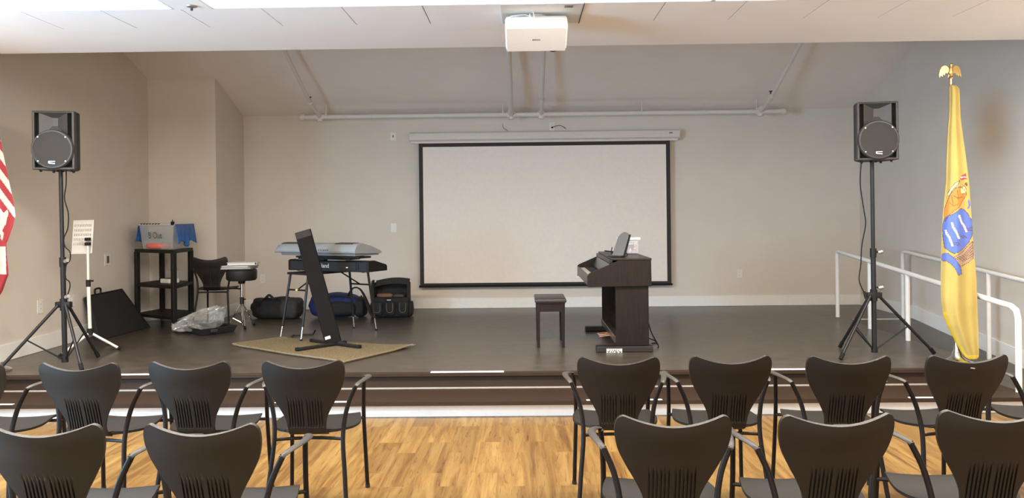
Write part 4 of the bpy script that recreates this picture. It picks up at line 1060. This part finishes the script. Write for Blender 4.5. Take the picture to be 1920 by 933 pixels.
# stand: two leg panels, foot boards, modesty panel, pedal bar
lx0, lx1 = S(1156, 600)[0], S(1218, 600)[0]
for y in (yn + .04, yf_ - .075):
    MB().bx(lx0, lx1, y, y + .035, SZ + .05, zb2 + .012, bev=.003).build('leg_panel', M_pw, t)
    MB().bx(lx0 - .185, lx1 + .03, y - .03, y + .065, SZ, SZ + .05, bev=.008).build('foot_board', M_pw, t)
MB().bx(lx0 + .155, lx0 + .175, yn + .07, yf_ - .07, SZ + .20, zb2 + .01).build('modesty_panel', M_pw, t)
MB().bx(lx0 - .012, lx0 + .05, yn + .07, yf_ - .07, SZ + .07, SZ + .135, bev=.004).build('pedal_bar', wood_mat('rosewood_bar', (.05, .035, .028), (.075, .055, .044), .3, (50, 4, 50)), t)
for k in (-1, 0, 1):
    y = 7.66 + .09 * k
    MB().box((lx0 - .055, y, SZ + .075), (.12, .024, .010), Matrix.Rotation(-.1, 3, 'Y'), bev=.004).build('pedal', mat('brass', (.42, .22, .14), .3, metal=.7), t)
# side foot plate with silver ornament seen at the near foot
MB().bx(S(1118, 660)[0], S(1224, 660)[0], yn - .03, yn - .004, SZ + .002, SZ + .052, bev=.004).build('foot_cover', mat('foot_cover_dark', (.014, .011, .009), .5), t)
# ornament plate
p0 = at(1152, 658.5, yn - .033)
t2 = MB().box((p0.x, yn - .032, p0.z), (.142, .004, .050)).build('ornament_plate', mat('ornament_silver', (.80, .78, .73), .4), t)
mb = MB()
for k, (dx_, an) in enumerate(((-.047, .6), (-.025, .6), (-.008, .6), (.010, -.6), (.022, -.45), (.045, -.75))):
    mb.box((p0.x + dx_, yn - .0345, p0.z), (.007, .002, .034), Matrix.Rotation(an, 3, 'Y'))
mb.box((p0.x, yn - .0345, p0.z + .021), (.128, .002, .0025)).box((p0.x, yn - .0345, p0.z - .021), (.128, .002, .0025)).box((p0.x - .058, yn - .0345, p0.z), (.018, .002, .006)).box((p0.x + .06, yn - .0345, p0.z - .002), (.014, .002, .006))
mb.build('ornament_marks', M_slot, t2)
# power cords behind
cable([(1.165, 7.5, .80), (1.18, 7.5, .60), (1.22, 7.45, .40), (1.27, 7.35, SZ + .02), (1.26, 7.28, SZ + .006)], .006, 'black power cord hanging down behind the piano', 'power_cord')
cable([(1.10, 7.8, SZ + .10), (1.20, 7.75, SZ + .04), (1.30, 7.6, SZ + .008), (1.24, 7.5, SZ + .008)], .006, 'black cord lying on the stage behind the piano foot', 'power_cord')
# music rest, small remote and candy jar on top
zp = ztp + .010
t = thing('music_rest', 'grey rounded tablet-like music rest leaning on top of the piano', 'music rest', (.86, 7.55, zp))
A_ = at(1148, 486, 7.38); 
rx0 = at(1151, 486, 7.45).x; rx1 = at(1166, 486, 7.45).x
mb = MB(); pts = []
wv = .145; ht = .245
# rest faces left-front; outline in its own plane
fwd = V((.55, .83, 0)).normalized(); 
base0 = V((at(1150, 486, 7.35).x, 7.35, zp + .002)); wdir = V((.86, -.50, 0)).normalized(); updir = V((.12, .20, 1)).normalized()
wv = .115
base0 = V((at(1146.5, 484, 7.36).x, 7.36, zp + .002))
tilt = V((at(1166, 452, 7.36).x - at(1152, 484, 7.36).x, .03, .23))
for u, v in ((0, 0), (1, 0), (1, .82), (.93, .93), (.8, .99), (.6, 1.02), (.4, 1.0), (.2, .92), (.08, .80)):
    pts.append(base0 + wdir * wv * u + tilt * v)
nrm = (pts[1] - pts[0]).cross(tilt).normalized(); nrm = nrm if nrm.y > 0 else -nrm
mb.prism(pts, nrm * .014).build('rest_panel', mat('rest_grey', (.09, .08, .072), .5), t, bevel=.003)
MB().prism([p + nrm * .014 for p in pts[1:4]] + [p + nrm * .020 for p in (pts[3], pts[2], pts[1])], wdir * .004).tube([pts[1] + nrm * .02 + V((.01, 0, 0)), pts[3] + nrm * .02 + V((.012, 0, 0))], .006, 8).build('rest_edge', M_blk, t)
MB().box(base0 + wdir * .05 + V((0, 0, .006)), (.14, .09, .012), atan2(wdir.y, wdir.x), bev=.004).build('rest_base', M_blk, t)
cable([base0 + V((.13, .0, .05)), base0 + V((.15, -.01, .02)), base0 + V((.14, -.03, .006)), base0 + V((.10, -.05, .006))], .004, 'short black cable curled beside the grey music rest', 'short_cable')
t = thing('reading_lamp_clip', 'small black clip gadget at the far edge of the piano top', 'clip', (.86, 8.0, zp))
q = at(1146, 477, 8.1); q.z = zp + .012
MB().tube([q + V((-.07, 0, .012)), q + V((.04, 0, 0))], .006, 8).tube([q + V((0, 0, -.004)), q + V((.01, 0, .05))], .005, 8).build('arm', M_blk, t)
MB().box(q + V((.03, 0, -.004)), (.06, .05, .016), bev=.004).build('base', M_blk, t)
# jar
jc = V((at(1178, 486, 7.9).x, 7.9, zp)); jw, jh = .20, at(1178, 449, 7.9).z - zp
t = thing('candy_jar', 'clear plastic jar with white lid and pink contents on the piano', 'jar', jc)
MB().box(jc + V((0, 0, jh / 2)), (jw, .15, jh), bev=.02).build('jar_body', mat('clear_jar', (.80, .78, .78), .15, alpha=.35), t, smooth=True)
MB().box(jc + V((0, 0, jh + .012)), (jw + .03, .17, .026), bev=.006).build('lid', M_strip, t)
MB().bx(jc.x - .03, jc.x + .045, jc.y - .0775, jc.y - .0755, zp + jh * .50, zp + jh * .92).build('paper_label', mat('label_grey', (.30, .28, .28), .6), t)
MB().bx(jc.x - .025, jc.x + .04, jc.y - .0785, jc.y - .0765, zp + jh * .70, zp + jh * .74).bx(jc.x - .025, jc.x + .04, jc.y - .0785, jc.y - .0765, zp + jh * .84, zp + jh * .87).build('label_lines', M_strip, t)
mb = MB(); rnd = random.Random(9)
for k in range(34):
    c_ = jc + V((rnd.uniform(-.08, .08), rnd.uniform(-.055, .055), .018 + rnd.uniform(0, .085)))
    mb.box(c_, (.035, .026, .02), Matrix.Rotation(rnd.uniform(0, 3), 3, V((rnd.random(), rnd.random(), 1))), bev=.006)
o = mb.build('wrapped_candies', mat('pink_wrappers', (.72, .45, .52), .4, noise=.3, nscale=25)); tag(o, 'pile of pink wrapped pieces inside the clear jar', 'candy', kind='stuff')

# ------------------------------------------------------------------ flags
def inpoly(x, y, P):
    c = False; n = len(P); j = n - 1
    for i in range(n):
        if (P[i][1] > y) != (P[j][1] > y) and x < (P[j][0] - P[i][0]) * (y - P[i][1]) / (P[j][1] - P[i][1]) + P[i][0]: c = not c
        j = i
    return c
def near_line(x, y, P, w):
    for (x0, y0), (x1, y1) in zip(P, P[1:]):
        dx, dy = x1 - x0, y1 - y0; L2_ = dx * dx + dy * dy or 1e-9
        t = max(0, min(1, ((x - x0) * dx + (y - y0) * dy) / L2_))
        if (x - x0 - t * dx) ** 2 + (y - y0 - t * dy) ** 2 < w * w: return True
    return False
def interp(tab, y):
    for (a, b) in zip(tab, tab[1:]):
        if y <= b[0]:
            k = (y - a[0]) / (b[0] - a[0]); return [p + (q - p) * k for p, q in zip(a[1:], b[1:])]
    return list(tab[-1][1:])

M_yel = mat('flag_yellow', (.455, .345, .105), .75, noise=.06, nscale=5, bump=.3, bscale=500, spec=.2)
M_or = mat('emblem_orange', (.68, .22, .035), .75)
M_ebl = mat('emblem_blue', (.09, .15, .50), .75)
M_eou = mat('emblem_outline', (.10, .055, .05), .75)
M_ered = mat('emblem_red', (.50, .05, .06), .75)
M_ecr = mat('emblem_cream', (.82, .62, .30), .75)
M_egr = mat('emblem_taupe', (.36, .24, .16), .75)
M_ewh = mat('emblem_white', (.70, .66, .60), .75)
M_fringe = mat('flag_fold_yellow', (.60, .42, .03), .7)

FX, FY = 3.565, 6.41
t = thing('flag_pole', 'wooden flagpole with golden eagle on a chrome base, carrying the yellow flag', 'flagpole', (FX, FY, SZ))
zt_p = at(1786, 158, FY).z
MB().tube([(FX, FY, SZ + .08), (FX - .025, FY, zt_p)], .0125, 12).build('pole', mat('pole_wood', (.28, .09, .03), .3, coat=.5), t, smooth=True)
MB().lathe([(.001, 0), (.135, 0), (.135, .012), (.12, .022), (.07, .04), (.042, .065), (.034, .10), (.024, .115), (.024, .185), (.001, .185)], (FX, FY, SZ), 36).build('base', M_chr, t, smooth=True)
MB().tube([(FX - .025, FY, zt_p - .06), (FX - .0257, FY, zt_p + .055)], .011, 12).build('ferrule', mat('gold', (.78, .52, .20), .28, metal=1.0), t, smooth=True)
# eagle finial
M_au = MATS['gold']; ex_ = FX - .026; ez = zt_p + .045
eg = MB()
eg.lathe([(.001, 0), (.016, 0), (.020, .010), (.014, .018), (.010, .026), (.001, .026)], (ex_, FY, ez), 14)
eg.build('finial_ball', M_au, t, smooth=True)
eb = MB().tube([(ex_, FY, ez + .022), (ex_, FY, ez + .05), (ex_, FY, ez + .085), (ex_ + .002, FY - .004, ez + .108), (ex_ + .004, FY - .012, ez + .122)], [.009, .019, .017, .011, .010], 12, smooth_path=4)
eb.tube([(ex_ + .004, FY - .018, ez + .122), (ex_ + .006, FY - .036, ez + .115)], [.006, .001], 8)
eb.tube([(ex_, FY + .005, ez + .05), (ex_, FY + .012, ez + .01)], [.012, .016], 8, flat=(1, .4))
eb.build('eagle_body', M_au, t, smooth=True)
for s in (-1, 1):
    wg = MB(); pr_ = [(0.006, .055), (.012, .088), (.030, .106), (.052, .112), (.072, .100), (.086, .072), (.092, .036), (.088, .010), (.076, .030), (.066, .016), (.058, .040), (.048, .026), (.040, .052), (.028, .042), (.018, .060)]
    wg.prism([(ex_ + s * a, FY - .004 + a * .12, ez + b) for a, b in pr_], (0, .009, 0))
    wg.build('eagle_wing', M_au, t, bevel=.002)

# drape of the yellow flag: outline table in photo rows (row, left, right), hung at the pole's depth
tab = [(160, 1781, 1793), (166, 1780, 1799), (185, 1780.5, 1800), (220, 1779.5, 1801), (250, 1777, 1805), (300, 1775, 1812), (340, 1774, 1817), (400, 1768.5, 1821.5), (440, 1766, 1824), (480, 1765.5, 1827), (520, 1764.5, 1830.5), (565, 1765, 1832.5), (590, 1769, 1833), (610, 1776, 1834), (625, 1784, 1834.5), (645, 1794, 1835), (660, 1803, 1835.5), (669, 1810, 1835), (673, 1817, 1831)]
y_bot = 673
fc = MB()
NV = 330; NU = 60
SS = .2577   # metres -> rows scale handled through at()
shield = [(1770, 411), (1775, 406), (1787, 401), (1797, 395), (1801.5, 390), (1808, 393), (1813, 398), (1819, 408), (1823, 413), (1823, 441), (1816, 455), (1806, 466), (1797, 473), (1789, 475), (1781, 471), (1771, 464), (1768, 445), (1767, 425)]
orange = [(1772, 415), (1770.5, 400), (1772, 388), (1776, 378), (1782, 364), (1792, 352), (1801, 350), (1811, 358), (1812, 364), (1805, 376), (1799, 388), (1790, 395), (1779, 403)]
cape = [(1777, 362), (1783, 352), (1791, 343), (1800, 338), (1796, 346), (1786, 356), (1779, 368)]
cap = [(1799.5, 333), (1804, 328), (1811, 324), (1812, 336), (1801, 337)]
capw = [(1801, 331.5), (1811.5, 331), (1811.5, 332.8), (1801, 333.6)]
face = [(1801, 352), (1809, 348), (1812, 356), (1809, 363), (1802, 362)]
hair = [(1808, 345), (1811.5, 341), (1815, 346), (1813, 349)]
ribbon = [(1770, 474), (1777, 474), (1785, 480), (1793, 488), (1802, 500), (1803, 514), (1797, 516), (1791, 503), (1783, 494), (1774, 489), (1766, 488), (1765, 479)]
hay = [(1788, 482), (1796, 478), (1806, 470), (1815, 460), (1824, 452), (1825, 484), (1815, 492), (1806, 497), (1801, 500), (1794, 489)]
plows = [[(1773, 432), (1775, 438), (1780, 445), (1786, 460)], [(1785, 418), (1787, 426), (1793, 434), (1798, 446)], [(1798.5, 404), (1802, 414), (1808, 424), (1812, 433)]]
marks = [[(1789, 454), (1796, 455), (1800, 459)], [(1801, 441), (1808, 442), (1813, 446)], [(1814, 428), (1822, 427)], [(1789, 458), (1797, 459)], [(1802, 444), (1809, 446)], [(1814, 431), (1822, 431)]]
outl = [shield + [shield[0]], orange + [orange[0]], ribbon + [ribbon[0]], hay + [hay[0]], cape, [(1788, 366), (1797, 372), (1805, 368)], [(1780, 380), (1788, 386), (1797, 382)], [(1795, 356), (1797, 372)], [(1784, 366), (1788, 386)], face]
strands = [[(1792 + 3 * k, 484 + k * 1.5), (1806 + 2 * k, 479 - k * .5 + 2.0 * k), (1824, 458 + 5.5 * k)] for k in range(5)]
def fmat(u, v):
    py = 160 + (y_bot - 160) * v; l, r = interp(tab, py); px = l + (r - l) * u
    if 320 < py < 520:
        for P in strands:
            if inpoly(px, py, hay) and near_line(px, py, P, .55): return 4
        if near_line(px, py, plows[0], 2.0) or near_line(px, py, plows[1], 2.0) or near_line(px, py, plows[2], 2.0):
            return 8 if (int(py * .9 + px) % 3) else 7
        for P in marks:
            if near_line(px, py, P, .7): return 4
        for P in outl:
            if near_line(px, py, P, .55): return 4
        if inpoly(px, py, capw): return 8
        if inpoly(px, py, cap): return 5
        if inpoly(px, py, hair): return 4
        if inpoly(px, py, face): return 6
        if inpoly(px, py, shield): return 3
        if inpoly(px, py, orange): return 2
        if inpoly(px, py, cape): return 6
        if inpoly(px, py, ribbon): return 3
        if inpoly(px, py, hay): return 7
        if near_line(px, py, [(1816, 376), (1818, 384), (1815, 390)], 1.6): return 3
    d = min((px - l), 99)
    if py > 585 and (px - l) < 6: return 1
    if py > 665: return 1
    return 0
def fsurf(u, v):
    py = 160 + (y_bot - 160) * v; l, r = interp(tab, py); px = l + (r - l) * u
    w = (r - l) / 70
    dep = -.035 * sin(pi * u) * (.5 + w) + .030 * w * sin(u * 7.5 + 1.2 + v * 1.2) + .012 * w * sin(u * 17 + 4 * v)
    p = at(px, py, FY - .055 + dep * .8)
    return p
fc.grid(fsurf, NU, NV, mfn=fmat)
o = fc.build('yellow_flag', [M_yel, M_fringe, M_or, M_ebl, M_eou, M_ered, M_ecr, M_egr, M_ewh], smooth='all')
# back half of the furled cloth closes round the pole
tag(o, 'furled yellow flag with orange and blue coat of arms hanging at the right', 'flag')
bk = MB().grid(lambda u, v: fsurf(u, v) + V((0, .006 + .095 * sin(pi * u) * (.25 + .75 * (interp(tab, 160 + (y_bot - 160) * v)[1] - interp(tab, 160 + (y_bot - 160) * v)[0]) / 70), 0)), 16, 60)
o2 = bk.build('rear_folds', M_yel, o, smooth='all', origin=(0, 0, 0))

# striped flag at the left frame edge
UX, UY = -4.46, 6.42
t = thing('flag_pole', 'flagpole of the striped flag, just outside the left frame edge', 'flagpole', (UX, UY, SZ))
MB().tube([(UX, UY, SZ + .08), (UX, UY, 2.62)], .0125, 12).build('pole', mat('pole_wood', (.28, .09, .03)), t, smooth=True)
MB().lathe([(.001, 0), (.135, 0), (.135, .012), (.12, .022), (.07, .04), (.042, .065), (.034, .10), (.024, .185), (.001, .185)], (UX, UY, SZ), 32).build('base', M_chr, t, smooth=True)
MB().lathe([(.001, 0), (.02, .0), (.03, .03), (.02, .06), (.001, .07)], (UX, UY, 2.62), 16).build('finial', M_au, t, smooth=True)
M_red = mat('stripe_red', (.26, .020, .028), .8); M_wst = mat('stripe_white', (.52, .46, .42), .8); M_nav = mat('canton_navy', (.035, .045, .09), .75)
us_tab = [(150, -32, -16), (200, -38, -8), (250, -48, -1), (262, -50, 1), (300, -52, 8.5), (340, -52, 17), (380, -50, 26), (404, -50, 29), (425, -50, 24), (450, -50, 15), (455, -50, 12), (470, -50, 12), (500, -48, 15), (515, -48, 16), (522, -48, 13), (545, -46, 5), (560, -44, -4)]
def us_m(u, v):
    py = 150 + 410 * v; l, r = interp(us_tab, py); px = l + (r - l) * u
    if py < 462:
        # stripes slope down to the right
        edge_navy = 262 + (px) * 3.4
        if py < edge_navy - 0 and px < 9 and py < 296:
            return 3 if ((px * 1.1 + 100) % 11 < 2.2 and (py * .8 + px) % 14 < 2.6) else 2
        k = py - 1.35 * px
        s_ = (k - 279) / 18.5
        if inpoly(px, py, [(-50, 395), (-5, 420), (6, 400), (14, 392), (16, 400), (11, 418), (2, 436), (-2, 470), (-50, 480)]): return 1 if px > -2 and py < 440 else 0
        if 372 < k + .0 and py > 380 and px > 14 - (py - 404) * .2: return 0
        return (1, 0)[int(math.floor(s_)) % 2]
    if py < 514: return 1 if px < 11 + (py - 480) * .02 else 0
    return 0
def us_s(u, v):
    py = 150 + 410 * v; l, r = interp(us_tab, py); px = l + (r - l) * u
    w = min(1, (r - l) / 70)
    return at(px, py, UY - .045 - .05 * sin(pi * u) + .030 * w * sin(u * 9 + v * 3))
o = MB().grid(us_s, 80, 330, mfn=us_m).build('striped_flag', [M_red, M_wst, M_nav, M_wst], smooth='all')
tag(o, 'furled red and white striped flag with navy canton at the left frame edge', 'flag')
for q in COL.objects:
    if '_o' in q: del q['_o']
